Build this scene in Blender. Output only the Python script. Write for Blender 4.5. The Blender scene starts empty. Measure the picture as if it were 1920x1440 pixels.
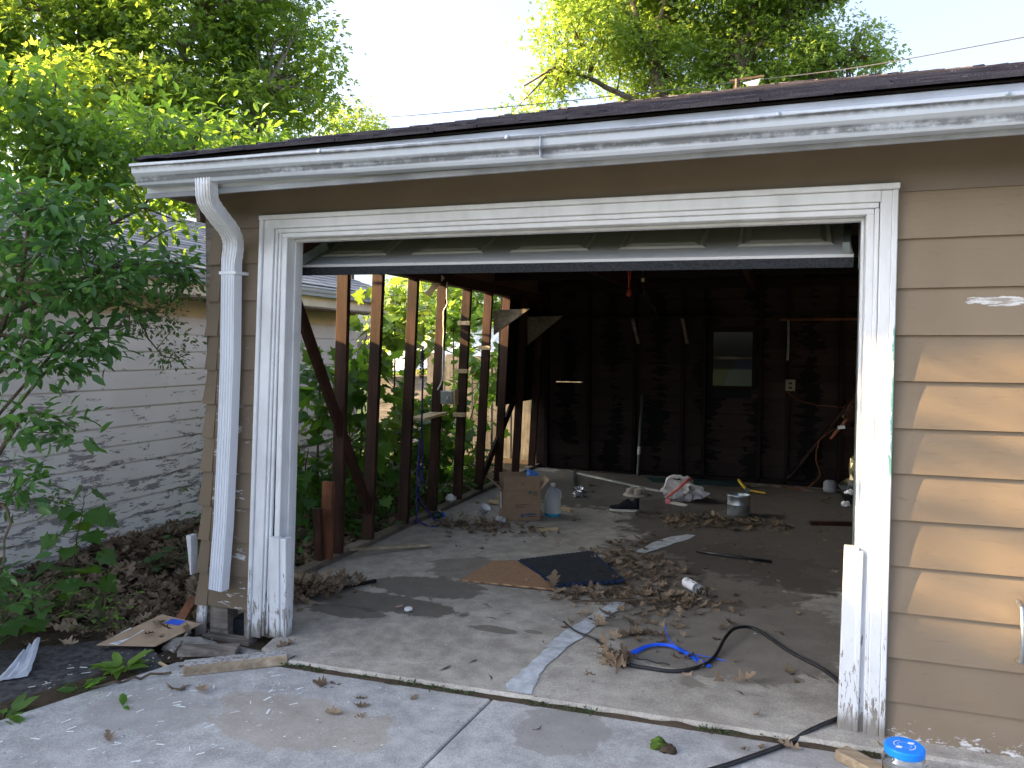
import bpy, math, random
import numpy as np
from mathutils import Vector, Matrix, noise as mnoise
random.seed(7); rng = np.random.default_rng(7)
R = math.radians
sc = bpy.context.scene
COL = sc.collection
# ------------------------------------------------------------------ camera, sky, sun, exposure
YAW, PITCH, ROLL, FPX = 19.3, -2.5, .006, 1460.
cd = bpy.data.cameras.new('camera'); cam = bpy.data.objects.new('camera', cd); COL.objects.link(cam)
cd.sensor_width = 36; cd.lens = 36 * FPX / 1920; cd.clip_start = .05; cd.clip_end = 2000
cam.location = (2.46, -3.5, 1.54)
cam.rotation_euler = (Matrix.Rotation(R(YAW), 3, 'Z') @ Matrix.Rotation(R(90 + PITCH), 3, 'X') @ Matrix.Rotation(ROLL, 3, 'Z')).to_euler()
sc.camera = cam
SUN_EL, SUN_AZ = R(20.5), R(14.5)                # the sun stands to the left, slightly in front of the facade
SD = Vector((-math.cos(SUN_AZ) * math.cos(SUN_EL), -math.sin(SUN_AZ) * math.cos(SUN_EL), math.sin(SUN_EL)))
w = bpy.data.worlds.new('World'); sc.world = w; w.use_nodes = True
wn = w.node_tree; bg = wn.nodes['Background']
sky = wn.nodes.new('ShaderNodeTexSky'); sky.sky_type = 'NISHITA'; sky.sun_disc = False
sky.sun_elevation = SUN_EL; sky.sun_rotation = math.atan2(SD.x, SD.y)
sky.altitude = 200; sky.air_density = .7; sky.dust_density = 7.0; sky.ozone_density = 3.5
hz = wn.nodes.new('ShaderNodeHueSaturation'); hz.inputs['Saturation'].default_value = .68    # sky colour desaturated to whiten it
wn.links.new(sky.outputs[0], hz.inputs['Color']); wn.links.new(hz.outputs[0], bg.inputs['Color']); bg.inputs['Strength'].default_value = .15
sl = bpy.data.lights.new('sun', 'SUN'); sl.energy = 5.0; sl.angle = R(.5); sl.color = (1, .68, .32)
so = bpy.data.objects.new('sun', sl); COL.objects.link(so); so.location = SD * 40
so.rotation_euler = (-SD).to_track_quat('-Z', 'Y').to_euler()
sc.view_settings.view_transform = 'Standard'; sc.view_settings.look = 'None'
sc.view_settings.exposure = 2.4; sc.view_settings.gamma = 1.0; sc.view_settings.use_curve_mapping = False
sc.render.engine = 'CYCLES'
sc.cycles.max_bounces = 8; sc.cycles.transparent_max_bounces = 12

# ------------------------------------------------------------------ material helpers
class G:
    def __init__(s, name, rough=.7, spec=.35):
        s.m = bpy.data.materials.new(name); s.m.use_nodes = True
        s.t = s.m.node_tree; s.b = s.t.nodes['Principled BSDF']
        s.out = s.t.nodes['Material Output']
        s.set(s.b, 'Roughness', rough); s.set(s.b, 'Specular IOR Level', spec)
        s._pos = None
    def set(s, node, key, v):
        i = node.inputs[key]
        if isinstance(v, bpy.types.NodeSocket): s.t.links.new(v, i)
        elif v is not None:
            if isinstance(v, (tuple, list)) and len(v) == 3 and i.type == 'RGBA': v = (*v, 1)
            i.default_value = v
    def n(s, typ, ins=None, **props):
        nd = s.t.nodes.new('ShaderNode' + typ)
        for k, v in props.items(): setattr(nd, k, v)
        for k, v in (ins or {}).items(): s.set(nd, k, v)
        return nd
    def pos(s, scale=(1, 1, 1), loc=(0, 0, 0), rot=(0, 0, 0), obj=False):
        if obj: src = s.n('TexCoord').outputs['Object']
        else: src = s.n('NewGeometry').outputs['Position']
        return s.n('Mapping', {'Vector': src, 'Scale': scale, 'Location': loc, 'Rotation': rot}).outputs[0]
    def noise(s, vec, scale=5., det=4., rough=.55, dist=0.):
        return s.n('TexNoise', {'Vector': vec, 'Scale': scale, 'Detail': det, 'Roughness': rough, 'Distortion': dist}).outputs['Fac']
    def voro(s, vec, scale=5., feature='F1'):
        return s.n('TexVoronoi', {'Vector': vec, 'Scale': scale}, feature=feature).outputs['Distance']
    def rnd(s): return s.n('ObjectInfo').outputs['Random']
    def attr(s, name): return s.n('Attribute', attribute_name=name).outputs['Fac']
    def mr(s, v, a, b, c=0., d=1., smooth=True):
        return s.n('MapRange', {'Value': v, 'From Min': a, 'From Max': b, 'To Min': c, 'To Max': d}, interpolation_type='SMOOTHSTEP' if smooth else 'LINEAR').outputs[0]
    def math(s, op, a, b=0., c=0.):
        nd = s.t.nodes.new('ShaderNodeMath'); nd.operation = op
        for i, v in enumerate((a, b, c)):
            if isinstance(v, bpy.types.NodeSocket): s.t.links.new(v, nd.inputs[i])
            else: nd.inputs[i].default_value = v
        return nd.outputs[0]
    def mix(s, f, a, b):
        nd = s.n('Mix', data_type='RGBA')
        for i, v in ((0, f), (6, a), (7, b)):
            if isinstance(v, bpy.types.NodeSocket): s.t.links.new(v, nd.inputs[i])
            elif isinstance(v, (tuple, list)): nd.inputs[i].default_value = (*v, 1) if len(v) == 3 else v
            else: nd.inputs[i].default_value = v
        return nd.outputs[2]
    def xyz(s, vec=None):
        if vec is None: vec = s.n('NewGeometry').outputs['Position']
        return s.n('SeparateXYZ', {'Vector': vec}).outputs
    def bright(s, col, fac):   # col * fac
        return s.n('VectorMath', {0: col, 'Scale': fac} if False else None, operation='SCALE')
    def hsv(s, col, h=.5, sat=1., v=1.):
        return s.n('HueSaturation', {'Color': col, 'Hue': h, 'Saturation': sat, 'Value': v}).outputs[0]
    def color(s, c): s.set(s.b, 'Base Color', c); return s
    def bump(s, h, strength=.4, dist=.01):
        s.set(s.b, 'Normal', s.n('Bump', {'Height': h, 'Strength': strength, 'Distance': dist}).outputs[0]); return s

MAT = {}
def simple(name, col, rough=.6, spec=.35, var=.15, nscale=12., bump=.15, metal=0.):
    g = G(name, rough, spec); p = g.pos()
    n = g.noise(p, nscale, 5)
    g.color(g.hsv(tuple(col) + (1,), .5, 1., g.mr(n, .3, .7, 1 - var, 1 + var)))
    if bump: g.bump(n, bump, .004)
    g.set(g.b, 'Metallic', metal); MAT[name] = g.m; return g

def build_materials():
    # brown painted lap siding, cracked, with white bare patches near the left corner
    def siding(name, peel):
        g = G(name, .62, .3); p = g.pos((1, 1, 1))
        big = g.noise(p, 1.3, 3); grain = g.noise(g.pos((3, 3, 60)), 4, 4, .6)
        cracks = g.noise(g.pos((5, 5, 26)), 3.2, 6, .7, .4)
        c = g.mix(g.mr(big, .3, .7), (.175, .134, .092), (.21, .164, .114))
        c = g.hsv(c, .5, 1., g.mr(g.rnd(), 0, 1, .93, 1.06, False))
        c = g.mix(g.mr(cracks, .66, .70, 0, .55), c, (.12, .09, .07))
        x = g.xyz()
        pm = g.noise(g.pos((3.0, 3, 13), (.3, 0, .7)), 2.0, 5, .62, .6)
        left = g.mr(x[0], -.1, -.36, 0, 1); 
        if peel:
            th = g.math('SUBTRACT', pm, g.math('MULTIPLY', g.math('SUBTRACT', 1, left), .3))
            mask = g.mr(th, .565, .58)
            low = g.mr(x[2], 1.75, 1.2, 0., 1.); mask = g.math('MULTIPLY', mask, low)
        else:
            s1 = g.n('VectorMath', {0: g.pos((4.2, 0, 16), (-4.2 * 3.27, 0, -16 * 1.745))}, operation='LENGTH').outputs['Value']
            d = g.math('ADD', s1, g.math('MULTIPLY', pm, 1.9))
            mask = g.mr(d, 1.42, 1.38)
            bot = g.math('ADD', g.math('MULTIPLY', x[2], 2.2), g.noise(g.pos((14, 5, 30)), 1.5, 7, .7)); mask = g.math('MAXIMUM', mask, g.mr(bot, .42, .40))
        c = g.mix(mask, c, g.mix(g.mr(g.noise(g.pos((6, 6, 40)), 3, 6, .7), .42, .60), (.27, .24, .21), (.58, .58, .58)))
        h = g.math('ADD', g.math('MULTIPLY', grain, .12), g.math('MULTIPLY', g.mr(cracks, .55, .75), -.5))
        h = g.math('ADD', h, g.math('MULTIPLY', g.noise(p, 22, 5), .5))
        h = g.math('SUBTRACT', h, g.math('MULTIPLY', mask, .8))
        g.color(c).bump(h, .35, .006); MAT[name] = g.m
    siding('brown_siding', False); siding('brown_siding_peeling', True)
    # flat brown frieze
    simple('brown_flat', (.165, .132, .102), .6, .3, .07, 3., .08)
    # white trim: peels to grey wood towards the ground
    def trim(name, green):
        g = G(name, .45, .4); x = g.xyz()
        pn = g.noise(g.pos((34, 34, 7)), 1.5, 9, .72, .3)
        wear = g.mr(x[2], .9, -.05, -.22, .13, False)
        m = g.mr(g.math('ADD', pn, wear), .605, .63)
        wood = g.mix(g.noise(g.pos((50, 50, 3)), 2, 4), (.14, .125, .11), (.33, .30, .26))
        grime = g.noise(g.pos((3, 3, 1.2)), 3, 5, .6)
        white = g.mix(g.mr(grime, .35, .75), (.66, .68, .70), (.55, .56, .57))
        rot = g.mr(x[2], .07, -.02); white = g.mix(g.math('MULTIPLY', rot, .8), white, (.12, .10, .08))
        if green:
            gm = g.math('ADD', x[2], g.math('MULTIPLY', pn, .9))
            gx = g.mr(g.math('ADD', x[0], g.math('MULTIPLY', g.math('SUBTRACT', pn, .5), .055)), 2.8665, 2.868)
            gz = g.math('MULTIPLY', g.mr(x[2], 1.02, 1.06), g.mr(x[2], 1.66, 1.62))
            gz2 = g.math('MULTIPLY', g.mr(x[2], .49, .51), g.mr(x[2], .60, .57))
            white = g.mix(g.math('MULTIPLY', gx, gz), white, (.15, .34, .30))
        g.color(g.mix(m, white, wood)).bump(g.math('ADD', g.math('MULTIPLY', m, -1.), g.math('MULTIPLY', pn, .4)), .5, .004)
        MAT[name] = g.m
    trim('white_trim', False); trim('white_trim_green', True)
    # gutter: white enamel with black mildew bands
    g = G('gutter_white', .38, .45); x = g.xyz()
    str_ = g.noise(g.pos((1.2, 3, 14)), 2.2, 6, .6); spot = g.noise(g.pos(), 26, 5, .7)
    lowz = g.math('SUBTRACT', x[2], g.math('MULTIPLY', g.math('ADD', x[0], .6), -.010))
    bandA = g.math('MULTIPLY', g.mr(lowz, 2.442, 2.436), g.mr(lowz, 2.416, 2.434)); bandB = g.math('MULTIPLY', g.mr(lowz, 2.398, 2.384), g.mr(lowz, 2.362, 2.372))
    band = g.math('MAXIMUM', g.math('MULTIPLY', bandA, .85), bandB)
    dm = g.math('MULTIPLY', g.math('ADD', band, .16), g.mr(g.math('ADD', g.math('MULTIPLY', str_, .6), g.math('MULTIPLY', spot, .4)), .26, .62))
    g.color(g.mix(g.math('MINIMUM', dm, .80), (.50, .55, .62), (.05, .05, .05))).bump(spot, .06, .004); MAT['gutter_white'] = g.m
    g = G('downspout_white', .35, .45); n = g.noise(g.pos((3, 3, 1.5)), 4, 5); x = g.xyz()
    dirt = g.math('MULTIPLY', g.mr(n, .5, .75), g.mr(x[2], 1.9, 2.3, .1, .6))
    g.color(g.mix(dirt, (.68, .71, .76), (.40, .35, .29))).bump(n, .08, .005); MAT['downspout_white'] = g.m
    simple('soffit_grey', (.26, .28, .31), .6, .3, .25, 5., .1)
    simple('fascia_white', (.50, .54, .62), .5, .35, .12, 4., .06)
    # neighbour: peeling white lap siding
    g = G('peeling_white', .7, .25); x = g.xyz()
    p = g.noise(g.pos((2, 1.9, 8.)), 3.0, 10, .70, .3)
    p2 = g.noise(g.pos((1, .5, .9), (3, 1, 0)), 1.6, 3)
    thr = g.mr(x[2], 1.6, .3, -.08, .045, False)
    th2 = g.math('ADD', g.math('ADD', p, thr), g.math('MULTIPLY', g.math('SUBTRACT', p2, .5), .28))
    m = g.mr(th2, .555, .575)
    wood = g.mix(g.noise(g.pos((20, 4, 60)), 1, 5), (.25, .225, .215), (.42, .395, .38))
    col = g.mix(g.mr(g.noise(g.pos(), 2, 4), .3, .7), (.82, .785, .73), (.88, .85, .80))
    g.color(g.mix(m, col, wood)).bump(g.math('ADD', g.math('MULTIPLY', m, -1.), g.math('MULTIPLY', p, .3)), .45, .004); MAT['peeling_white'] = g.m
    simple('cream_paint', (.74, .66, .50), .6, .3, .1, 4., .05)
    simple('soffit_brown', (.26, .21, .16), .7, .2, .2, 6., .05)
    # concrete
    def concrete(name, a, b, stains):
        g = G(name, .82, .25); P = g.pos()
        n1 = g.noise(P, 1.1, 5, .6); n2 = g.noise(P, 9, 6, .65); n3 = g.noise(P, 120, 3, .7)
        c = g.mix(g.mr(n1, .3, .7), a, b)
        c = g.hsv(c, .5, 1., g.mr(n2, .25, .75, .76, 1.2)); c = g.hsv(c, .5, 1., g.mr(n3, .3, .7, .78, 1.18))
        x = g.xyz()
        for (cx, cy, rx, ry, amp, col, f) in stains:
            v = g.n('VectorMath', {0: g.pos((1 / rx, 1 / ry, 0), (-cx / rx, -cy / ry, 0))}, operation='LENGTH').outputs['Value']
            v = g.math('ADD', v, g.math('MULTIPLY', g.math('SUBTRACT', g.noise(P, 5.5, 5, .62, .5), .5), amp))
            c = g.mix(g.mr(v, 1.0, .9, 0, f), c, col)
        sp = g.noise(P, 60, 2, .5); c = g.mix(g.mr(sp, .70, .74, 0, .7), c, (.07, .06, .05))
        g.color(c).bump(g.math('ADD', g.math('MULTIPLY', n3, .35), n2), .3, .004); MAT[name] = g.m
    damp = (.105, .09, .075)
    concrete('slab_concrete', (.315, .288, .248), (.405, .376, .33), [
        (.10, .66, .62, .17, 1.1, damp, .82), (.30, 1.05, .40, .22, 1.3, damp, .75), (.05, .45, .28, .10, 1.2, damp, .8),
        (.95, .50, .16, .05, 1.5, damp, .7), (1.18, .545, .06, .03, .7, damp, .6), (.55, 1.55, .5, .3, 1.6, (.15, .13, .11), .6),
        (1.9, 2.2, .9, .9, 1.4, (.14, .12, .098), .8), (2.2, 1.0, .7, .8, 1.2, (.16, .14, .115), .7), (2.6, 4.0, 1.6, 2.2, .8, (.085, .073, .062), .85), (.9, 5.2, 1.6, 1.4, .9, (.10, .092, .08), .8)])  # dirtier floor; part of the interior's dimness is painted into these patches
    concrete('drive_concrete', (.335, .335, .335), (.41, .405, .40), [
        (1.62, -.42, .20, .22, 1.5, (.24, .225, .21), .65), (.55, -.75, .5, .22, 1.2, (.33, .28, .215), .5), (2.5, -.2, .4, .15, 1.2, (.24, .225, .21), .5), (-.1, -.9, .3, .2, 1.2, (.29, .275, .26), .5)])
    simple('cement_smear', (.46, .49, .52), .8, .2, .18, 18., .3)
    simple('asphalt', (.062, .060, .062), .9, .25, .5, 30., .6)
    g = G('dirt', .95, .1); P = g.pos(); n = g.noise(P, 14, 7, .7)
    g.color(g.mix(n, (.025, .019, .014), (.10, .075, .052))).bump(n, .8, .02); MAT['dirt'] = g.m
    simple('grass_ground', (.05, .075, .025), .9, .1, .5, 6., .5)
    # woods
    def wood(name, a, b, axis, rough=.7, fine=40., var=.35):
        g = G(name, rough, .25); s = [fine, fine, fine]; s[axis] = 2.2
        gr = g.noise(g.pos(s), 1, 5, .6, .3); bl = g.noise(g.pos(), 3.5, 4)
        c = g.mix(g.mr(gr, .3, .7), a, b); c = g.hsv(c, .5, 1., g.math('MULTIPLY', g.mr(bl, .3, .7, 1 - var, 1 + var), g.mr(g.rnd(), 0, 1, .85, 1.15, False)))
        g.color(c).bump(gr, .25, .003); MAT[name] = g.m
    wood('stud_wood', (.030, .0140, .0100), (.060, .028, .018), 2, .6)
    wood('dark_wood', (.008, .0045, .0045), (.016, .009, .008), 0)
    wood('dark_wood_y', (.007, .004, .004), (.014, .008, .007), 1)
    wood('plate_wood', (.13, .105, .08), (.24, .20, .155), 1)
    wood('grey_wood', (.12, .10, .085), (.25, .22, .19), 0)
    wood('fresh_wood', (.55, .40, .22), (.68, .53, .33), 0, .6, 60., .1)
    wood('fence_wood', (.10, .093, .083), (.17, .158, .14), 2)
    wood('orange_wood', (.13, .05, .025), (.21, .085, .042), 2, .6)
    wood('lumber_wood', (.30, .22, .14), (.45, .36, .25), 0)
    # back wall sheathing with dark water stains in the middle of each bay
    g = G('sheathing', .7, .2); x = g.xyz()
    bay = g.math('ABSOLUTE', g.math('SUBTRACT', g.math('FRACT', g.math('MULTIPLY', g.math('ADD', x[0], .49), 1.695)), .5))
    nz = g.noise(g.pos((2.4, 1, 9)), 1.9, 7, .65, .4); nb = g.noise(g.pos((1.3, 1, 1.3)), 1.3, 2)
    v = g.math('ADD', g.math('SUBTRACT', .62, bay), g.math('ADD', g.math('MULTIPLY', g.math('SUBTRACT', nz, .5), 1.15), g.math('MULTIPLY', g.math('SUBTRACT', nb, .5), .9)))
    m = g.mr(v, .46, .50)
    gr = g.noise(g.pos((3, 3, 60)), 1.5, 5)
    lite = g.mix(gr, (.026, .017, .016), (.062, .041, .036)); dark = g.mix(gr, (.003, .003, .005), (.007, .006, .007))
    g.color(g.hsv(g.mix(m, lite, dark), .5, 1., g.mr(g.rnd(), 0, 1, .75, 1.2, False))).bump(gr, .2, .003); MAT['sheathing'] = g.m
    # roofs
    def shingle(name, a, b):
        g = G(name, .9, .2); n = g.noise(g.pos(), 180, 3, .7); b2 = g.noise(g.pos((2, 6, 6)), 2.5, 4)
        c = g.mix(g.mr(b2, .3, .7), a, b); c = g.hsv(c, .5, 1., g.math('MULTIPLY', g.mr(n, .25, .75, .6, 1.4), g.mr(g.rnd(), 0, 1, .75, 1.25, False)))
        g.color(c).bump(n, .5, .004); MAT[name] = g.m
    shingle('dark_shingle', (.040, .034, .042), (.078, .068, .076)); shingle('grey_shingle', (.16, .17, .19), (.24, .25, .27))
    # door, metal, plastics
    g = G('door_white', .42, .45); n = g.noise(g.pos((2, 8, 8)), 3, 5); spk = g.noise(g.pos(), 45, 4, .7)
    g.color(g.mix(g.mr(spk, .62, .74, 0, .5), g.mix(n, (.58, .60, .63), (.66, .68, .70)), (.12, .11, .10))).bump(n, .05, .004); MAT['door_white'] = g.m
    simple('door_seal', (.022, .026, .032), .8, .3, .5, 90., .3)
    simple('track_metal', (.16, .20, .19), .45, .5, .2, 20., .1, .6)
    simple('galvanized', (.42, .46, .48), .38, .5, .22, 16., .1, .85)
    simple('strip_metal', (.50, .55, .50), .4, .5, .15, 10., .05, .5)
    simple('grey_box', (.30, .32, .33), .4, .5, .15, 12., .05, .4)
    simple('white_plastic', (.78, .78, .76), .4, .4, .08, 10., .03)
    simple('cream_plastic', (.30, .27, .21), .45, .4, .1, 10., .03)
    simple('black_rubber', (.016, .017, .019), .42, .45, .3, 30., .1)
    simple('black_cloth', (.014, .016, .022), .85, .2, .3, 60., .3)
    simple('black_plastic', (.012, .016, .016), .28, .5, .2, 10., .1)
    simple('blue_plastic', (.01, .10, .72), .35, .45, .1, 10., .03)
    simple('blue_lid', (.005, .22, .80), .35, .45, .06, 10., .03)
    simple('blue_bin', (.10, .24, .62), .4, .4, .1, 10., .03)
    simple('purple_rope', (.05, .045, .16), .8, .2, .4, 60., .5)
    simple('white_cable', (.60, .57, .52), .5, .4, .1, 20., .05)
    simple('cardboard', (.30, .205, .13), .85, .15, .07, 14., .06)
    simple('cardboard_light', (.40, .29, .20), .85, .15, .1, 14., .06)
    simple('print_blue', (.03, .10, .25), .8, .2, .1, 20., 0)
    simple('print_dark', (.13, .09, .065), .8, .2, .1, 20., 0)
    simple('print_orange', (.70, .28, .12), .8, .2, .1, 20., 0)
    simple('paper_white', (.74, .74, .75), .7, .2, .07, 12., .08)
    simple('paper_pulp', (.40, .36, .30), .9, .1, .15, 24., .3)
    simple('mat_black', (.026, .030, .035), .85, .25, .2, 18., .08)
    simple('mat_edge_blue', (.012, .030, .080), .75, .3, .2, 25., .2)
    simple('mat_green', (.02, .05, .055), .85, .2, .25, 25., .2)
    simple('tool_yellow', (.50, .36, .04), .5, .4, .15, 20., .1)
    simple('sole_white', (.62, .60, .52), .7, .3, .1, 20., .05)
    simple('pink_rubber', (.65, .20, .22), .7, .3, .1, 20., .05)
    simple('teal_print', (.02, .13, .17), .8, .2, .1, 20., 0)
    simple('foil', (.75, .75, .76), .22, .5, .15, 30., .4, .9)
    simple('red_string', (.42, .06, .04), .8, .2, .2, 30., .1)
    simple('green_pole', (.010, .032, .034), .45, .4, .2, 12., .05)
    simple('metal_roof', (.62, .63, .64), .5, .4, .1, 6., .05)
    simple('stone_foundation', (.20, .19, .175), .9, .2, .3, 10., .5)
    simple('bark', (.15, .115, .085), .9, .15, .4, 9., .8)
    simple('bark_grey', (.24, .19, .15), .9, .15, .35, 9., .8)
    simple('twig', (.10, .075, .05), .85, .2, .3, 20., .3)
    simple('green_stem', (.12, .13, .06), .7, .2, .2, 20., .1)
    simple('moss', (.065, .11, .02), .95, .1, .4, 60., .8)
    simple('clover', (.035, .07, .018), .7, .3, .3, 30., .2)
    simple('paint_chip', (.72, .76, .74), .6, .3, .08, 30., 0)
    simple('tarp_blue', (.02, .09, .35), .5, .4, .2, 5., .1)
    simple('wire_grey', (.05, .05, .055), .6, .4, .1, 10., 0)
    simple('plate_grey', (.52, .54, .62), .5, .4, .1, 10., .03)
    simple('rust', (.10, .065, .045), .8, .3, .3, 20., .2)
    simple('screw', (.02, .02, .02), .5, .4, .1, 10., 0)
    def plywood():
        g = G('plywood', .6, .3); P = g.pos((1.2, 7, 1), rot=(0, 0, R(20)))
        r = g.n('TexWave', {'Vector': P, 'Scale': 4.5, 'Distortion': 9., 'Detail': 3., 'Detail Scale': 1.2}, wave_type='BANDS', bands_direction='Y').outputs['Fac']
        c = g.mix(r, (.17, .080, .038), (.44, .27, .155)); g.color(c).bump(r, .1, .003); MAT['plywood'] = g.m
    plywood()
    # clear plastic / glass
    def clear(name, col, rough, trans=1., ior=1.45):
        g = G(name, rough, .5); g.color(col); g.set(g.b, 'Transmission Weight', trans); g.set(g.b, 'IOR', ior); MAT[name] = g.m
    clear('jar_glass', (.93, .95, .94), .03); clear('bottle_clear', (.86, .90, .90), .06)
    clear('jug_plastic', (.85, .90, .95), .40, .75); clear('blue_liquid', (.03, .30, .48), .15, .2, 1.33)
    clear('bag_film', (.88, .86, .85), .3, .45); clear('pane_glass', (.010, .013, .016), .03, .6)
    simple('bag_red', (.55, .12, .10), .5, .3, .1, 10., 0)
    # leaves
    def leaf(name, a, b, tr, tw=.42, rough=.45):
        g = G(name, rough, .45); t = g.attr('tint')
        r = g.math('FRACT', g.math('ADD', t, g.rnd()))
        c = g.mix(r, a, b); g.color(c)
        tb = g.n('BsdfTranslucent', {'Color': g.hsv(tuple(tr) + (1,), .5, 1., g.mr(r, 0, 1, .75, 1.2, False))})
        ms = g.n('MixShader', {0: tw}); g.t.links.new(g.b.outputs[0], ms.inputs[1]); g.t.links.new(tb.outputs[0], ms.inputs[2])
        g.t.links.new(ms.outputs[0], g.out.inputs['Surface']); MAT[name] = g.m
    leaf('leaf_dark', (.040, .112, .030), (.080, .175, .044), (.14, .33, .05), .40)
    leaf('leaf_mid', (.07, .155, .035), (.13, .235, .05), (.26, .44, .04), .48)
    leaf('leaf_big', (.09, .19, .04), (.16, .27, .055), (.44, .58, .06), .56)
    leaf('leaf_yellow', (.15, .26, .05), (.24, .34, .07), (.46, .60, .07), .5)
    leaf('leaf_maple', (.035, .11, .022), (.075, .175, .03), (.24, .46, .04), .46)
    leaf('leaf_lime', (.11, .22, .03), (.16, .28, .045), (.33, .48, .05), .4)
    leaf('leaf_fine', (.045, .085, .028), (.07, .115, .035), (.15, .23, .04), .35)
    g = G('dry_leaf', .75, .25); t = g.attr('tint'); r = g.math('FRACT', g.math('ADD', t, g.rnd()))
    c = g.mix(r, (.13, .09, .055), (.34, .25, .165)); n = g.noise(g.pos(obj=True), 40, 4)
    c = g.hsv(c, .5, .95, g.mr(n, .3, .7, .75, 1.2)); g.color(c)
    tb = g.n('BsdfTranslucent', {'Color': c}); ms = g.n('MixShader', {0: .2}); g.t.links.new(g.b.outputs[0], ms.inputs[1]); g.t.links.new(tb.outputs[0], ms.inputs[2])
    g.t.links.new(ms.outputs[0], g.out.inputs['Surface']); MAT['dry_leaf'] = g.m
build_materials()

# ------------------------------------------------------------------ mesh helpers
def root_of(o):
    while o.parent: o = o.parent
    return o
def tag(o, label=None, cat=None, group=None, kind=None):
    if label: o['label'] = label
    if cat: o['category'] = cat
    if group: o['group'] = group
    if kind: o['kind'] = kind
    return o
def thing(name, label, cat, loc=(0, 0, 0), group=None, kind=None):
    o = bpy.data.objects.new(name, None); COL.objects.link(o); o.location = loc; o.empty_display_size = .1
    return tag(o, label, cat, group, kind)
def child_empty(name, parent):
    o = bpy.data.objects.new(name, None); COL.objects.link(o); o.parent = parent; o.empty_display_size = .05
    return o
class MB:
    def __init__(s): s.v = []; s.f = []; s.mi = []
    def add(s, vs, fs, m=0):
        k = len(s.v); s.v += [tuple(v) for v in vs]; s.f += [tuple(i + k for i in f) for f in fs]; s.mi += [m] * len(fs); return s
    def hexa(s, p, m=0):  # 8 points: bottom ring 0-3, top ring 4-7
        return s.add(p, [(0, 3, 2, 1), (4, 5, 6, 7), (0, 1, 5, 4), (1, 2, 6, 5), (2, 3, 7, 6), (3, 0, 4, 7)], m)
    def box(s, x0, x1, y0, y1, z0, z1, m=0):
        return s.hexa([(x0, y0, z0), (x1, y0, z0), (x1, y1, z0), (x0, y1, z0), (x0, y0, z1), (x1, y0, z1), (x1, y1, z1), (x0, y1, z1)], m)
    def beam(s, p, q, w, h, up=(0, 0, 1), m=0):   # w across, h along up-ish
        p, q = Vector(p), Vector(q); d = (q - p).normalized(); u = Vector(up); a = d.cross(u).normalized(); u = a.cross(d).normalized()
        A, U = a * w / 2, u * h / 2
        return s.hexa([p - A - U, q - A - U, q + A - U, p + A - U, p - A + U, q - A + U, q + A + U, p + A + U], m)
    def tube(s, pts, r, n=6, m=0, cap=True):
        pts = [Vector(p) for p in pts]; rs = r if isinstance(r, (list, tuple)) else [r] * len(pts)
        k = len(s.v); prev = None
        for i, p in enumerate(pts):
            t = (pts[min(i + 1, len(pts) - 1)] - pts[max(i - 1, 0)]).normalized()
            if prev is None:
                a = t.cross(Vector((0, 0, 1)));  a = t.cross(Vector((1, 0, 0))) if a.length < .05 else a
            else: a = prev - t * prev.dot(t)
            a.normalize(); prev = a; b = t.cross(a)
            for j in range(n):
                an = 2 * math.pi * j / n; s.v.append(tuple(p + (a * math.cos(an) + b * math.sin(an)) * rs[i]))
        for i in range(len(pts) - 1):
            for j in range(n):
                s.f.append((k + i * n + j, k + i * n + (j + 1) % n, k + (i + 1) * n + (j + 1) % n, k + (i + 1) * n + j)); s.mi.append(m)
        if cap:
            s.f.append(tuple(k + j for j in range(n))[::-1]); s.f.append(tuple(k + (len(pts) - 1) * n + j for j in range(n))); s.mi += [m, m]
        return s
    def lathe(s, prof, c, n=20, axis=(0, 0, 1), m=0, ell=1.):
        ax = Vector(axis).normalized(); a = ax.orthogonal().normalized() if abs(ax.z) < .99 else Vector((1, 0, 0)); b = ax.cross(a); c = Vector(c); k = len(s.v)
        for r, h in prof:
            for j in range(n):
                an = 2 * math.pi * j / n; s.v.append(tuple(c + ax * h + (a * math.cos(an) + b * math.sin(an) * ell) * r))
        for i in range(len(prof) - 1):
            for j in range(n):
                s.f.append((k + i * n + j, k + i * n + (j + 1) % n, k + (i + 1) * n + (j + 1) % n, k + (i + 1) * n + j)); s.mi.append(m)
        return s
    def prism(s, pts, z0, z1, m=0):   # polygon in xy
        n = len(pts); k = len(s.v); s.v += [(x, y, z0) for x, y in pts] + [(x, y, z1) for x, y in pts]
        s.f += [tuple(range(k + n - 1, k - 1, -1)), tuple(range(k + n, k + 2 * n))] + [(k + i, k + (i + 1) % n, k + n + (i + 1) % n, k + n + i) for i in range(n)]
        s.mi += [m] * (n + 2); return s
    def build(s, name, mats, parent=None, loc=None, smooth=False, bevel=0., kind=None):
        me = bpy.data.meshes.new(name)
        off = Vector(root_of(parent).location) if parent else Vector(loc or (0, 0, 0))
        me.from_pydata([tuple(Vector(v) - off) for v in s.v], [], s.f)
        for mt in (mats if isinstance(mats, (list, tuple)) else [mats]): me.materials.append(MAT[mt])
        if any(s.mi): me.polygons.foreach_set('material_index', s.mi)
        if smooth: me.polygons.foreach_set('use_smooth', [True] * len(me.polygons))
        me.validate(); o = bpy.data.objects.new(name, me); COL.objects.link(o)
        if parent: o.parent = parent
        else: o.location = off
        if bevel:
            b = o.modifiers.new('bevel', 'BEVEL'); b.width = bevel; b.segments = 1; b.limit_method = 'ANGLE'
        if kind: o['kind'] = kind
        return o
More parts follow.
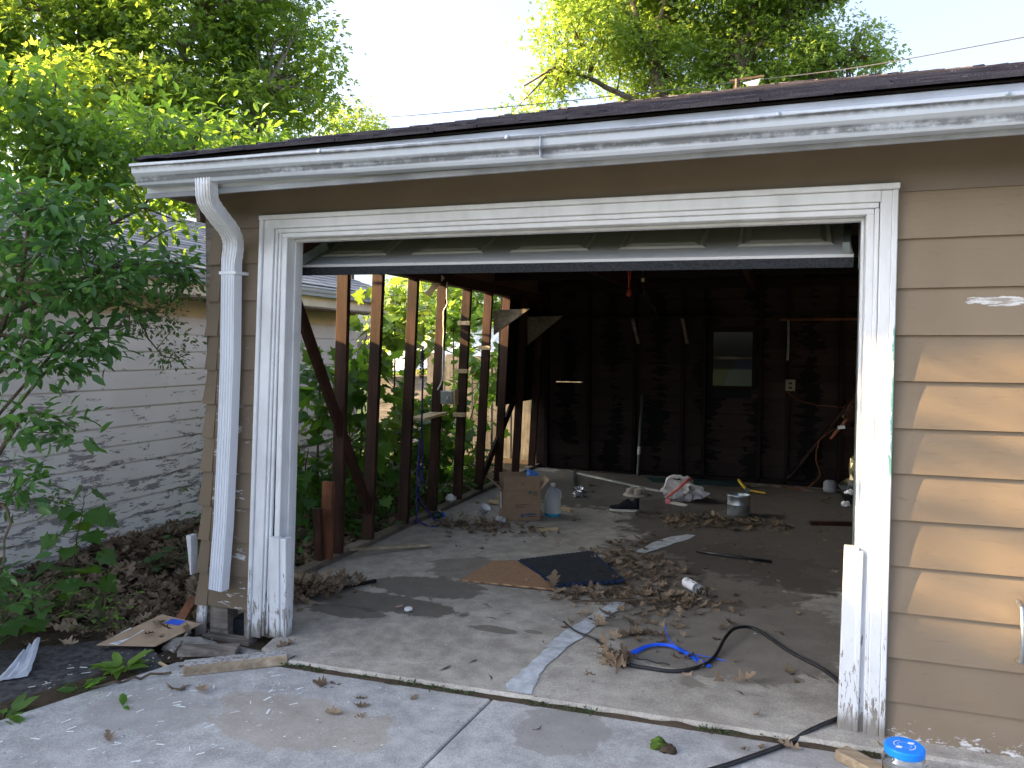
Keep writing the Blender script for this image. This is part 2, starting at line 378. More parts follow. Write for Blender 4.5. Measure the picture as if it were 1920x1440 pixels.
def npmesh(name, verts, loops, starts, totals, mat, tint=None):
    me = bpy.data.meshes.new(name)
    me.vertices.add(len(verts)); me.vertices.foreach_set('co', np.asarray(verts, np.float32).ravel())
    me.loops.add(len(loops)); me.loops.foreach_set('vertex_index', np.asarray(loops, np.int32))
    me.polygons.add(len(starts)); me.polygons.foreach_set('loop_start', np.asarray(starts, np.int32)); me.polygons.foreach_set('loop_total', np.asarray(totals, np.int32))
    me.update(calc_edges=True); me.materials.append(MAT[mat])
    if tint is not None:
        a = me.attributes.new('tint', 'FLOAT', 'FACE'); a.data.foreach_set('value', np.asarray(tint, np.float32))
    return me
def lerp(a, b, t): return a + (b - a) * t
def fz(x): return -.014 * x          # the old slab tilts to the right
def dz(x): return -.027 - .014 * x    # driveway

# leaf templates: verts (n,3) with stem at origin, tip along +x, up +z; faces
def tmpl_simple(bend=.12):
    v = np.array([(0, 0, 0), (.3, .2, .05), (.68, .17, .03), (1, 0, -bend), (.68, -.17, .03), (.3, -.2, .05), (.5, 0, -.02)])
    return v, [(0, 6, 1), (1, 6, 2), (2, 6, 3), (3, 6, 4), (4, 6, 5), (5, 6, 0)]
def tmpl_diamond():
    return np.array([(0, 0, 0), (.5, .26, .07), (1, 0, -.06), (.5, -.26, .07)]), [(0, 2, 1), (0, 3, 2)]
def tmpl_clump():   # a spray of three leaflets for far crowns
    v, f = [], []
    for a, l in ((0, 1.), (.9, .8), (-.8, .85)):
        c, s = math.cos(a), math.sin(a); k = len(v)
        for x, y, z in ((0, 0, 0), (.55, .2, .1), (1, 0, -.1), (.55, -.2, .1)): v.append(((x * c - y * s) * l, (x * s + y * c) * l, z * l))
        f += [(k, k + 2, k + 1), (k, k + 3, k + 2)]
    return np.array(v), f
def tmpl_maple():
    out = [(0, 0), (.12, .34), (.02, .5), (.28, .42), (.42, .62), (.52, .36), (.72, .30), (.70, .18), (1., 0)]
    pts = out + [(x, -y) for x, y in out[-2:0:-1]]
    v = [(.33, 0, -.03)] + [(x, y, .06 * abs(y) * 2 - .12 * x * x) for x, y in pts]
    n = len(pts); return np.array(v), [(0, 1 + (i + 1) % n, 1 + i) for i in range(n)]
def tmpl_oak(seed):
    r = random.Random(seed); side = []
    xs = [(.08, .05), (.2, .24), (.28, .08), (.42, .33), (.5, .1), (.66, .29), (.74, .1), (.88, .14)]
    up = [(x + r.uniform(-.03, .03), y * r.uniform(.75, 1.3)) for x, y in xs]; dn = [(x + r.uniform(-.03, .03), -y * r.uniform(.75, 1.3)) for x, y in xs]
    pts = [(-.12, .012)] + up + [(1, 0)] + dn[::-1] + [(-.12, -.012)]
    cu, cv, tw = r.uniform(.15, .55), r.uniform(-.5, 1.3), r.uniform(-.6, .6)
    def P(x, y): return (x, y, cu * (x - .5) ** 2 * 1.2 + cv * y * y * 1.6 + tw * y * (x - .4) + r.uniform(-.03, .03))
    mid = [P(.15, 0), P(.4, 0), P(.65, 0), P(.85, 0)]
    v = mid + [P(x, y) for x, y in pts]; n = len(pts); f = []
    def near(x): return min(range(4), key=lambda i: abs(mid[i][0] - x))
    for i in range(n):
        j = (i + 1) % n; a, b = near(pts[i][0]), near(pts[j][0])
        if a == b: f.append((a, 4 + j, 4 + i))
        else: f += [(a, b, 4 + i), (b, 4 + j, 4 + i)]
    v = np.array(v); v[:, 2] -= v[:, 2].min(); return v, f
def rotmats(direc, up):
    d = direc / np.linalg.norm(direc, axis=1, keepdims=True); y = np.cross(up, d); y /= np.linalg.norm(y, axis=1, keepdims=True) + 1e-9
    z = np.cross(d, y); return np.stack([d, y, z], axis=2)
def scatter_mesh(name, tmpls, pos, rot, size, mat, off=(0, 0, 0)):
    """merge many leaves into one mesh, templates chosen in turn"""
    V, L, S, T, TI = [], [], [], [], []; k = 0; lp = 0
    nT = len(tmpls)
    for ti, (tv, tf) in enumerate(tmpls):
        p = pos[ti::nT]; r = rot[ti::nT]; sz = size[ti::nT]; n = len(p)
        if n == 0: continue
        vv = np.einsum('nij,vj->nvi', r, tv) * sz[:, None, None] + p[:, None, :] - np.asarray(off)
        V.append(vv.reshape(-1, 3)); base = (np.arange(n) * len(tv) + k)[:, None]
        tot = np.array([len(f) for f in tf]); fl = np.concatenate([np.array(f) for f in tf])
        L.append((base + fl[None]).ravel()); st = np.concatenate([[0], np.cumsum(tot)[:-1]])
        S.append(((np.arange(n) * len(fl) + lp)[:, None] + st[None]).ravel()); T.append(np.tile(tot, n))
        TI.append(np.repeat(rng.random(n), len(tf))); k += n * len(tv); lp += n * len(fl)
    return npmesh(name, np.concatenate(V), np.concatenate(L), np.concatenate(S), np.concatenate(T), mat, np.concatenate(TI))
def link_mesh(name, me, parent=None, loc=(0, 0, 0), kind=None):
    o = bpy.data.objects.new(name, me); COL.objects.link(o)
    if parent: o.parent = parent
    else: o.location = loc
    if kind: o['kind'] = kind
    return o
# openings cut into the crowns so sunlight patches reach the facade and the stud wall
sd = np.array(SD)
def sun_gap(p, p1=.985, p2=.88):
    t = p[:, 1] / sd[1]; X = p[:, 0] - t * sd[0]; Z = p[:, 2] - t * sd[2]
    a = (t > 0) & (X > 1.9) & (X < 5.6) & (Z > .45) & (Z < 1.56)
    b_ = (t > 0) & (X > 1.9) & (X < 5.6) & (Z > .15) & (Z < 1.66)
    t2 = (p[:, 0] + .5) / sd[0]; Y = p[:, 1] - t2 * sd[1]; Z2 = p[:, 2] - t2 * sd[2]
    c = (t2 > 0) & (Y > 1.1) & (Y < 6.3) & (Z2 > 1.45) & (Z2 < 2.45)
    r = rng.random(len(p)); p1 = np.where(X < 2.85, p1 * .90, min(1., p1 * 1.011)); pb = .5 if p1.max() < .5 else .8
    return ~((a & (r < p1)) | (b_ & (r < pb)) | (c & (r < p2)))
def blob_points(blobs, dens, shell=.35):
    P, C = [], []
    for b in blobs:
        cx, cy, cz, rx, rz = b[:5]; ry = b[5] if len(b) > 5 else max(rx, rz) * .8
        n = int(dens * rx * ry * rz * 4.2) + 1
        d = rng.normal(size=(n, 3)); d /= np.linalg.norm(d, axis=1, keepdims=True); r = (shell + (1 - shell) * rng.random(n)) ** .6
        P.append(np.array([cx, cy, cz]) + d * r[:, None] * np.array([rx, ry, rz]))
    return np.concatenate(P)
def crown(clumps, per, spread, size, updir=1.0):
    n = len(clumps) * per; c = np.repeat(clumps, per, axis=0)
    off = rng.normal(size=(n, 3)) * spread * np.array([1, 1, .65]); pos = c + off
    d = off + rng.normal(size=(n, 3)) * spread * .7; d[:, 2] -= spread * .35
    up = rng.normal(size=(n, 3)) * .55; up[:, 2] += updir
    return pos, rotmats(d, up), size * (.65 + .7 * rng.random(n))
def branchlets(mb, skeleton, targets, r0, frac=.5, n=4):
    sk = np.array([p for p in skeleton])
    for t in targets:
        if rng.random() > frac or not sun_gap(t[None], 1., 1.)[0]: continue
        i = np.argmin(((sk - t) ** 2).sum(1) + .6 * np.maximum(0, sk[:, 2] - t[2]) ** 2); p = sk[i]; dd = np.linalg.norm(t - p)
        mid = (p + t) / 2 + rng.normal(size=3) * dd * .08; mid[2] -= dd * .06
        mb.tube([p, mid, t], [r0, r0 * .6, r0 * .22], n, cap=False)
def limb_pts(pts, k=6, jitter=.02):
    """smooth polyline through control points"""
    P = [np.array(p, float) for p in pts]; out = []
    for i in range(len(P) - 1):
        p0, p1, p2, p3 = P[max(i - 1, 0)], P[i], P[i + 1], P[min(i + 2, len(P) - 1)]
        for j in range(k):
            t = j / k; out.append(.5 * (2 * p1 + (p2 - p0) * t + (2 * p0 - 5 * p1 + 4 * p2 - p3) * t * t + (3 * p1 - p0 - 3 * p2 + p3) * t ** 3))
    out.append(P[-1])
    if jitter: out = [o + rng.normal(size=3) * jitter if 0 < i < len(out) - 1 else o for i, o in enumerate(out)]
    return out
def tree(name, label, cat, base, limbs, blobs, dens, per, spread, size, leafmat, bark, tmpl, r0=.02, frac=.5, gap=(.985, .93), group=None, updir=1., seg=6):
    t = thing(name, label, cat, base, group)
    mb = MB(); sk = []
    for pts, ra, rb in limbs:
        L = limb_pts(pts, 6, ra * .25); m = len(L); sk += L
        mb.tube(L, [lerp(ra, rb, i / (m - 1)) for i in range(m)], seg)
    cl = blob_points(blobs, dens); br = MB()
    mb.build('trunk', bark, t, smooth=True)
    branchlets(br, sk, cl, r0, frac)
    if br.v: br.build('branches', bark, t, smooth=True, kind='stuff')
    pos, rot, sz = crown(cl, per, spread, size, updir); k = sun_gap(pos, *gap)
    me = scatter_mesh('crown', [tmpl], pos[k], rot[k], sz[k], leafmat, base)
    link_mesh('crown', me, t, kind='stuff')
    return t, sk, cl

# ------------------------------------------------------------------ THE GROUND
g = MB(); N = 40
g.add([(-150, -60, -.16), (150, -60, -.16), (150, 200, -.16), (-150, 200, -.16)], [(0, 1, 2, 3)])
g.build('ground', 'grass_ground', kind='structure')
def gz(x, y):       # dirt yard left of the garage, banked towards the white wall
    return -.075 + .03 * math.sin(x * 3.1 + y * 1.7) * .5 + .02 * math.sin(y * 4.3 - x) + max(0, -x - 1.6) * .05
mb = MB(); nx, ny = 26, 60
xs = [lerp(-2.62, -.40, i / nx) for i in range(nx + 1)]; ys = [lerp(-3.2, 8, j / ny) for j in range(ny + 1)]
def edge_x(y): return -.37 + (y + .454) * .32 if y < -.3 else -.44
vs = []
for y in ys:
    for i, x in enumerate(xs):
        xx = lerp(-2.62, edge_x(y) + .05, i / nx) if y < .0 else lerp(-2.62, -.6, i / nx)
        z = gz(xx, y); vs.append((xx, y, z if y > -.45 or xx < edge_x(y) - .25 else lerp(z, dz(xx) - .012, .85)))
fs = [(j * (nx + 1) + i, j * (nx + 1) + i + 1, (j + 1) * (nx + 1) + i + 1, (j + 1) * (nx + 1) + i) for j in range(ny) for i in range(nx)]
MB().add(vs, fs).build('yard_soil', 'dirt', smooth=True, kind='structure')
# soil under the joint between driveway and slab, and the strip at the right wall
MB().add([(-.6, -.40, -.06), (6.5, -.40, -.16), (6.5, .12, -.16), (-.6, .12, -.06)], [(0, 1, 2, 3)]).build('joint_soil', 'dirt', kind='structure')

dw = thing('driveway', 'pale concrete driveway of two slabs in front of the garage', None, (0, 0, 0), kind='structure')
def front_y(x): return -.285 + .050 * (x - .175) if x > -.3 else -.31
def slabpiece(pts):
    k = len(pts); mb = MB(); mb.v = [(x, y, dz(x)) for x, y in pts] + [(x, y, dz(x) - .1) for x, y in pts]
    mb.f = [tuple(range(k)), *[(i, k + i, k + (i + 1) % k, (i + 1) % k) for i in range(k)]]; mb.mi = [0] * len(mb.f); return mb
jx = lambda y: 1.244 + (y + .1) * .07
slabpiece([(-.30, -.40), (-.37, -.454), (-.59, -1.136), (-.85, -2.0), (-1.2, -6), (jx(-6) - .004, -6), (jx(-.24) - .004, front_y(1.24) - .018), (.2, front_y(.2) - .018), (-.25, -.33)]).build('concrete_slab', 'drive_concrete', dw, bevel=.006)
slabpiece([(jx(-6) + .004, -6), (6.5, -6), (6.5, -.03), (2.86, front_y(2.86) - .018), (jx(-.24) + .004, front_y(1.25) - .018)]).build('concrete_slab', 'drive_concrete', dw, bevel=.006)
# asphalt strip at far left
mb = MB(); pts = [(-.36, -.50), (-.585, -1.15), (-.86, -2.0), (-1.3, -4), (-2.6, -4), (-2.3, -1.4), (-1.55, -.72), (-1.0, -.30), (-.7, -.28)]
k = len(pts); mb.v = [(x, y, -.048) for x, y in pts] + [(x, y, -.14) for x, y in pts]; mb.f = [tuple(range(k))[::-1]] + [(i, (i + 1) % k, k + (i + 1) % k, k + i) for i in range(k)]; mb.mi = [0] * len(mb.f)
mb.build('asphalt_path', 'asphalt', kind='structure')
# garage floor slab
mb = MB(); X = [-.66, .175, 1.281, 2.85, 6.4]; V0 = []
V0 += [(-.66, .16, fz(-.66)), (-.12, .06, fz(0)), (-.06, -.20, fz(0))]
for x in X[1:]: V0.append((x, front_y(x), fz(x)))
for x in X[::-1]: V0.append((x, 6.45, fz(x)))
k = len(V0); mb.v = V0 + [(x, y, z - .12) for x, y, z in V0]; mb.f = [tuple(range(k))] + [(i, k + i, k + (i + 1) % k, (i + 1) % k) for i in range(k)]; mb.mi = [0] * len(mb.f)
mb.build('garage_floor', 'slab_concrete', kind='structure', bevel=.012)
# pale cement repair smear along the old crack
def smear(pts):
    mb = MB(); L, Rr = [], []
    for i, (x, y, wd) in enumerate(pts):
        j = random.uniform(-.05, .05) * wd; L.append((x - wd / 2 + j, y)); Rr.append((x + wd / 2 + j, y))
    q = L + Rr[::-1]; mb.v = [(x, y, fz(x) + .004) for x, y in q]; n = len(pts)
    mb.f = [(i, 2 * n - 1 - i, 2 * n - 2 - i, i + 1) for i in range(n - 1)]; mb.mi = [0] * (n - 1)
    return mb
def dense(ctrl, n=26):
    out = []
    for i in range(n):
        t = i / (n - 1) * (len(ctrl) - 1); k = min(int(t), len(ctrl) - 2); f = t - k
        a, b = ctrl[k], ctrl[k + 1]; out.append((lerp(a[0], b[0], f) + random.uniform(-.004, .004), lerp(a[1], b[1], f), lerp(a[2], b[2], f) * random.uniform(.93, 1.08)))
    return out
smear(dense([(1.345, -.205, .13), (1.33, -.10, .13), (1.33, .02, .09), (1.34, .17, .085), (1.365, .37, .09)])).build('cement_patch', 'cement_smear', kind='structure')
smear(dense([(1.36, .36, .10), (1.40, .62, .12), (1.47, .95, .10), (1.53, 1.25, .07)])).build('cement_patch', 'cement_smear', kind='structure')
smear(dense([(1.43, 2.45, .08), (1.53, 2.75, .14), (1.66, 3.05, .16), (1.74, 3.20, .07)], 14)).build('cement_patch', 'cement_smear', kind='structure')

# ------------------------------------------------------------------ THE GARAGE
gar = thing('garage', 'weathered brown garage with white trimmed open doorway and bare left stud wall', 'garage', (2.9, 3.1, 0))
GL = Vector(gar.location)
def lap(x0f, x1f, zb, zt, org, ua, wa, th=.023, nseg=6, step=.35, lean=None):
    """one lap board: runs along ua, thickness outwards along wa; x0f/x1f give its ends"""
    mb = MB(); ua, wa, org = Vector(ua), Vector(wa), Vector(org)
    n = max(2, int(abs(x1f(zb) - x0f(zb)) / step)); ph = random.uniform(0, 50)
    prof = [((i / nseg) ** 1.8, .003 + th * (i / nseg) ** (1.8 * .42)) for i in range(nseg + 1)]        # t from the top down, cupped
    rows = []
    for i in range(n + 1):
        a = i / n; col = []
        for t, wv in prof:
            z = lerp(zt + .012, zb, t); x = lerp(x0f(z), x1f(z), a)
            wob = .0022 * mnoise.noise((x * 2.1 + ph, z * 3, 0)); wz = .0035 * mnoise.noise((x * 1.7 + ph, 7, 0)) * t
            p = org + ua * x + wa * (wv - .004 + wob * t); p.z += z + wz; col.append(p)
        z = zb; x = lerp(x0f(z), x1f(z), a); q = org + ua * x - wa * .006; q.z += z + .0035 * mnoise.noise((x * 1.7 + ph, 7, 0)); col.append(q)
        rows.append(col)
    m = nseg + 2; mb.v = [tuple(p) for c in rows for p in c]
    flip = ua.cross(Vector((0, 0, 1))).dot(wa) < 0
    for i in range(n):
        for j in range(m - 1):
            f = (i * m + j, i * m + j + 1, (i + 1) * m + j + 1, (i + 1) * m + j); mb.f.append(f[::-1] if flip else f)
    mb.f.append(tuple(range(m))); mb.f.append(tuple(range(n * m, (n + 1) * m))[::-1]); mb.mi = [0] * len(mb.f)
    return mb
JZ = [2.183, 1.995, 1.797, 1.610, 1.425, 1.235, 1.050, .862, .671, .480, .292, .108]
cornx = lambda z: -.622 + .062 * z
trimx = lambda z: -.257 + .048 * z
fw = child_empty('front_wall', gar)
for i in range(len(JZ) - 1):          # boards right of the doorway
    lap(lambda z: 2.872, lambda z: 5.35, JZ[i + 1], JZ[i], (0, 0, 0), (1, 0, 0), (0, -1, 0)).build('siding_board', 'brown_siding', fw)
lap(lambda z: 2.875, lambda z: 5.35, -.068, .108, (0, 0, 0), (1, 0, 0), (0, -1, 0)).build('siding_board', 'brown_siding', fw)
lap(lambda z: cornx(z) + .02, lambda z: 5.35, 2.183, 2.40, (0, 0, 0), (1, 0, 0), (0, -1, 0), .016).build('siding_board', 'brown_flat', fw)
for i in range(len(JZ) - 1):          # narrow boards at the left corner
    lap(lambda z: cornx(z) + .035, trimx, JZ[i + 1], JZ[i], (0, 0, 0), (1, 0, 0), (0, -1, 0), .016, 5, .1).build('siding_board', 'brown_siding_peeling', fw)
    zb, zt = JZ[i + 1], JZ[i]; j = random.uniform(-.006, .006)
    q = MB().hexa([(cornx(zb) - .022 + j, -.021, zb - .004), (cornx(zb) + .062, -.024, zb - .002), (cornx(zb) + .062, .02, zb), (cornx(zb) - .022 + j, .05, zb), (cornx(zt) - .004, -.006, zt), (cornx(zt) + .062, -.008, zt), (cornx(zt) + .062, .02, zt), (cornx(zt) - .004, .05, zt)])
    q.build('corner_board', 'brown_siding', fw)
MB().hexa([(-.665, -.02, .27), (-.655, -.022, .27), (-.655, .03, .27), (-.665, .03, .27), (-.69, -.02, .49), (-.655, -.022, .49), (-.655, .03, .49), (-.69, .03, .49)]).build('peeled_flap', 'white_trim', fw)
MB().hexa([(-.640, -.02, -.10), (-.575, -.024, -.10), (-.575, -.006, -.10), (-.640, .0, -.10), (-.625, -.012, .11), (-.565, -.014, .11), (-.565, .0, .11), (-.625, .004, .11)]).build('corner_board', 'white_trim', fw)
# exposed framing in the broken bottom of the corner
MB().box(-.56, -.44, .012, .10, -.09, 2.3).build('corner_post', 'grey_wood', gar)
MB().box(-.335, -.285, .02, .11, -.09, .25).build('cripple_post', 'grey_wood', gar)
MB().beam((-.56, -.02, -.075), (-.24, -.03, -.07), .07, .05).build('rotten_sill', 'grey_wood', gar)
MB().box(-.46, -.29, .06, .30, -.08, .02).build('sill_block', 'black_cloth', gar)
# inside face of the front wall, dark boards
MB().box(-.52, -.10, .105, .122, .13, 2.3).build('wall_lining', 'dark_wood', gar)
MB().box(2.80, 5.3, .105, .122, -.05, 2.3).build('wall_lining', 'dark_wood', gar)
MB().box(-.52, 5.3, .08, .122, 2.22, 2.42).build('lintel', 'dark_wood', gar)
# --- door frame (trim)
df = child_empty('door_frame', gar)
def lean(x0, x1, y0, y1, z0, z1, dx0, dx1, name='casing', mat='white_trim'):
    MB().hexa([(x0 + dx0, y0, z0), (x1 + dx0, y0, z0), (x1 + dx0, y1, z0), (x0 + dx0, y1, z0), (x0 + dx1, y0, z1), (x1 + dx1, y0, z1), (x1 + dx1, y1, z1), (x0 + dx1, y1, z1)]).build(name, mat, df, bevel=.003)
B0, B1 = -.062, .048
zb = -.005
lean(-.208, -.186, -.050, .0, zb - .03, 2.222, B0, B1, 'back_band'); lean(-.186, -.125, -.038, .0, zb - .02, 2.185, B0, B1)
lean(-.125, -.108, -.028, .0, zb - .01, 2.165, B0, B1, 'moulding'); lean(-.108, -.092, -.020, .0, zb, 2.15, B0 + .004, B1, 'moulding')
lean(-.092, -.058, -.012, .135, zb, 2.135, B0 + .022, B1 - .004, 'jamb'); lean(-.058, -.046, .05, .09, zb, 2.12, B0 + .022, B1 - .004, 'door_stop')
lean(-.108, -.046, -.046, -.013, zb, .535, B0 + .048, B0 + .052, 'patch_board')
lean(-.045, -.008, -.036, .02, zb, .53, B0 + .048, B0 + .05, 'patch_board')
# head
def head(x0, x1, y0, y1, z0, z1, name): MB().hexa([(x0, y0, z0 + .018), (x1, y0, z0 - .006), (x1, y1, z0 - .006), (x0, y1, z0 + .018), (x0, y0, z1 + .018), (x1, y0, z1 - .006), (x1, y1, z1 - .006), (x0, y1, z1 + .018)]).build(name, 'white_trim', df, bevel=.003)
head(-.162, 2.878, -.054, 0, 2.196, 2.219, 'drip_cap'); head(-.138, 2.812, -.039, 0, 2.150, 2.1955, 'head_casing')
head(-.085, 2.806, -.026, 0, 2.128, 2.1495, 'moulding'); head(-.05, 2.79, -.014, .135, 2.104, 2.1275, 'head_jamb'); head(-.03, 2.765, .05, .10, 2.090, 2.1035, 'door_stop')
# right side
lean(2.856, 2.878, -.042, 0, -.062, 2.189, 0, -.004, 'back_band', 'white_trim_green'); lean(2.812, 2.8555, -.035, 0, -.062, 2.189, 0, -.002, 'casing', 'white_trim_green')
lean(2.795, 2.8115, -.027, 0, -.055, 2.12, .002, -.004, 'moulding'); lean(2.765, 2.7945, -.015, .135, -.05, 2.1, .008, -.004, 'jamb'); lean(2.752, 2.7645, .05, .09, -.048, 2.09, .008, -.004, 'door_stop')
lean(2.695, 2.752, -.030, .012, -.045, .735, .004, .014, 'patch_board'); lean(2.753, 2.775, -.034, -.016, -.045, .72, .002, .006, 'patch_board')
# --- sectional door stuck just below the head
door = child_empty('garage_door', gar)
ang = R(62); py0, pz0 = .24, 2.005; sag = -.013
dv = Vector((0, math.sin(ang), math.cos(ang))); nv = Vector((0, -math.cos(ang), math.sin(ang)))
def DP(x, s, n_): return Vector((x, py0, pz0 + sag * x)) + dv * s + nv * n_
xl, xr = -.12, 2.735; Hs = .53
mb = MB(); mb.hexa([DP(xl, 0, -.045), DP(xr, 0, -.045), DP(xr, 0, 0), DP(xl, 0, 0), DP(xl, Hs, -.045), DP(xr, Hs, -.045), DP(xr, Hs, 0), DP(xl, Hs, 0)])
mb.build('door_section', 'door_white', door, bevel=.004)
for i in range(5):
    a = lerp(xl, xr, i / 5) + .075; b = lerp(xl, xr, (i + 1) / 5) - .075; s0, s1 = .12, .45
    def ring(ins, n_): return [DP(a + ins, s0 + ins, n_), DP(b - ins, s0 + ins, n_), DP(b - ins, s1 - ins, n_), DP(a + ins, s1 - ins, n_)]
    rs = ring(0, .001) + ring(.012, .009) + ring(.03, .002) + ring(.055, .010)
    mb = MB(); fs = [(k * 4 + j, k * 4 + (j + 1) % 4, k * 4 + 4 + (j + 1) % 4, k * 4 + 4 + j) for k in range(3) for j in range(4)] + [(12, 13, 14, 15)]
    mb.add(rs, fs).build('raised_panel', 'door_white', door)
MB().hexa([DP(xl, -.012, -.048), DP(xr, -.012, -.048), DP(xr, -.014, .006), DP(xl, -.014, .006), DP(xl, .004, -.048), DP(xr, .004, -.048), DP(xr, .012, .006), DP(xl, .012, .006)]).build('bottom_rail', 'door_white', door)
mb = MB(); mb.hexa([DP(xl, -.030, -.050), DP(xr, -.030, -.050), DP(xr, -.026, -.020), DP(xl, -.026, -.020), DP(xl, -.013, -.046), DP(xr, -.013, -.046), DP(xr, -.015, -.008), DP(xl, -.015, -.008)])
mb.build('door_seal', 'door_seal', door)
p = DP(0, Hs, 0)
for k in range(3):
    y0 = p.y + k * .54; MB().hexa([(xl, y0 + .01, p.z - .05 + sag * 0), (xr, y0 + .01, p.z - .09), (xr, y0 + .53, p.z - .07), (xl, y0 + .53, p.z - .03), (xl, y0 + .01, p.z), (xr, y0 + .01, p.z - .04), (xr, y0 + .53, p.z - .02), (xl, y0 + .53, p.z + .02)]).build('door_section', 'door_white', door)
for xt in (-.155, 2.775):
    b = -.05 if xt < 0 else .004
    MB().hexa([(xt + b - .025, .15, -.0), (xt + b + .005, .15, 0), (xt + b + .005, .20, 0), (xt + b - .025, .20, 0), (xt - .02, .16, 1.95), (xt + .01, .16, 1.95), (xt + .01, .21, 1.95), (xt - .02, .21, 1.95)]).build('door_track', 'track_metal', door)
    L = [(xt, .185, 1.9), (xt, .20, 2.05), (xt, .30, 2.20), (xt, .48, 2.28), (xt, 2.8, 2.32)]
    MB().tube(L, .025, 6).build('door_track', 'track_metal', door)
MB().beam((-.10, .17, 2.0), (-.02, .36, 2.13), .03, .05).build('track_bracket', 'track_metal', door)
MB().beam((2.70, .17, 1.99), (2.72, .42, 2.12), .03, .05).build('track_bracket', 'track_metal', door)
# --- left stud wall (siding stripped)
lx = lambda z: -.57 + .05 * z
lw = child_empty('left_wall', gar)
SY = [1.41, 1.86, 2.46, 3.04, 3.63, 4.21, 4.80, 5.41, 6.06]
def stud(y, z0, z1, name='stud', mat='stud_wood', d=.09, t=.042, dy=0.):
    MB().hexa([(lx(z0) - d, y - t / 2, z0), (lx(z0), y - t / 2 + random.uniform(-.002, .002), z0), (lx(z0), y + t / 2, z0), (lx(z0) - d, y + t / 2, z0), (lx(z1) - d, y - t / 2 + dy, z1), (lx(z1), y - t / 2 + dy, z1), (lx(z1), y + t / 2 + dy, z1), (lx(z1) - d, y + t / 2 + dy, z1)]).build(name, mat, lw, bevel=.003)
for i, y in enumerate(SY): stud(y, .045, 2.135, dy=(-.06 if i == 0 else 0.) + random.uniform(-.008, .008), t=.044)
MB().hexa([(-.665, .02, -.005), (-.57, .02, -.005), (-.57, 6.3, -.005), (-.665, 6.3, -.005), (-.665, .02, .045), (-.57, .02, .045), (-.57, 6.3, .045), (-.665, 6.3, .045)]).build('sill_plate', 'plate_wood', lw, bevel=.004)
MB().hexa([(lx(2.13) - .09, .02, 2.136), (lx(2.13) + .002, .02, 2.136), (lx(2.13) + .002, 6.3, 2.136), (lx(2.13) - .09, 6.3, 2.136), (lx(2.2) - .09, .02, 2.24), (lx(2.2) + .002, .02, 2.24), (lx(2.2) + .002, 6.3, 2.24), (lx(2.2) - .09, 6.3, 2.24)]).build('top_plate', 'stud_wood', lw)
MB().beam((lx(1.95) - .035, .72, 1.93), (lx(.30) - .035, 1.84, .28), .03, .088, (0, .6, 1)).build('diagonal_brace', 'stud_wood', lw)
MB().beam((lx(.7) - .06, 5.38, 1.0), (lx(.05) - .06, 4.24, .07), .028, .088, (0, .6, 1)).build('diagonal_brace', 'stud_wood', lw)
MB().beam((-.60, 1.255, .045), (-.575, 1.245, .60), .032, .085, (1, 0, 0)).build('broken_stud', 'orange_wood', lw)
MB().beam((-.625, 1.20, .045), (-.62, 1.17, .42), .03, .06, (1, 0, 0)).build('broken_stud', 'stud_wood', lw)
# small wooden cleats on stud five and six, shelf board, gussets
for (yy, z) in ((3.60, 1.80), (3.60, 1.33), (3.60, .90), (4.18, 1.56)):
    c = child_empty('cleat', gar)
    MB().box(lx(z) - .095, lx(z) + .035, yy - .062, yy - .024, z - .02, z + .02).build('block', 'fresh_wood', c, bevel=.002)
    for q in (-.06, .005): MB().lathe([(.005, 0), (0, .003)], (lx(z) + q, yy - .0625, z), 8, (0, -1, 0)).build('nail', 'screw', c)
MB().hexa([(lx(.94) - .10, 2.60, .925), (lx(.94) + .06, 2.56, .925), (lx(.94) + .06, 3.06, .945), (lx(.94) - .10, 3.06, .945), (lx(.94) - .10, 2.60, .947), (lx(.94) + .06, 2.56, .947), (lx(.94) + .06, 3.06, .967), (lx(.94) - .10, 3.06, .967)]).build('shelf_board', 'fresh_wood', lw)
MB().add([(lx(1.95) + .004, 4.26, 1.96), (lx(1.95) + .004, 4.26, 1.70), (lx(1.95) + .40, 4.28, 1.975), (lx(1.95) + .004, 4.285, 1.96), (lx(1.95) + .004, 4.285, 1.70), (lx(1.95) + .40, 4.305, 1.975)], [(0, 1, 2), (5, 4, 3), (0, 3, 4, 1), (1, 4, 5, 2), (2, 5, 3, 0)]).build('gusset', 'plate_wood', lw)
MB().add([(lx(1.9) + .004, 5.42, 1.94), (lx(1.9) + .004, 5.42, 1.60), (lx(1.9) + .44, 5.44, 1.95), (lx(1.9) + .004, 5.445, 1.94), (lx(1.9) + .004, 5.445, 1.60), (lx(1.9) + .44, 5.465, 1.95)], [(0, 1, 2), (5, 4, 3), (0, 3, 4, 1), (1, 4, 5, 2), (2, 5, 3, 0)]).build('gusset', 'plate_wood', lw)
MB().beam((lx(2.12) + .01, 2.92, 2.20), (lx(2.1) - .12, 2.88, 2.03), .03, .05).build('scrap_block', 'fresh_wood', lw)
# sheathed rear part of the left wall, and the gable above
for k in range(9):
    z = .90 + k * .142; MB().box(lx(z) - .112, lx(z) - .092, 4.78, 6.3, z, z + .1415).build('sheathing_board', 'dark_wood_y', lw)
XL, XR, EY, BY, EZ, SLP = -.64, 5.63, -.33, 6.60, 2.496, .336          # hipped roof: eaves and slope
DR = (XR - XL) / 2
zroof = lambda x, y: EZ + SLP * max(0, min(y - EY, BY - y, x - XL, XR - x))
MB().box(-.612, -.585, .0, 6.3, 2.235, 2.485).build('frieze_board', 'brown_flat', gar)
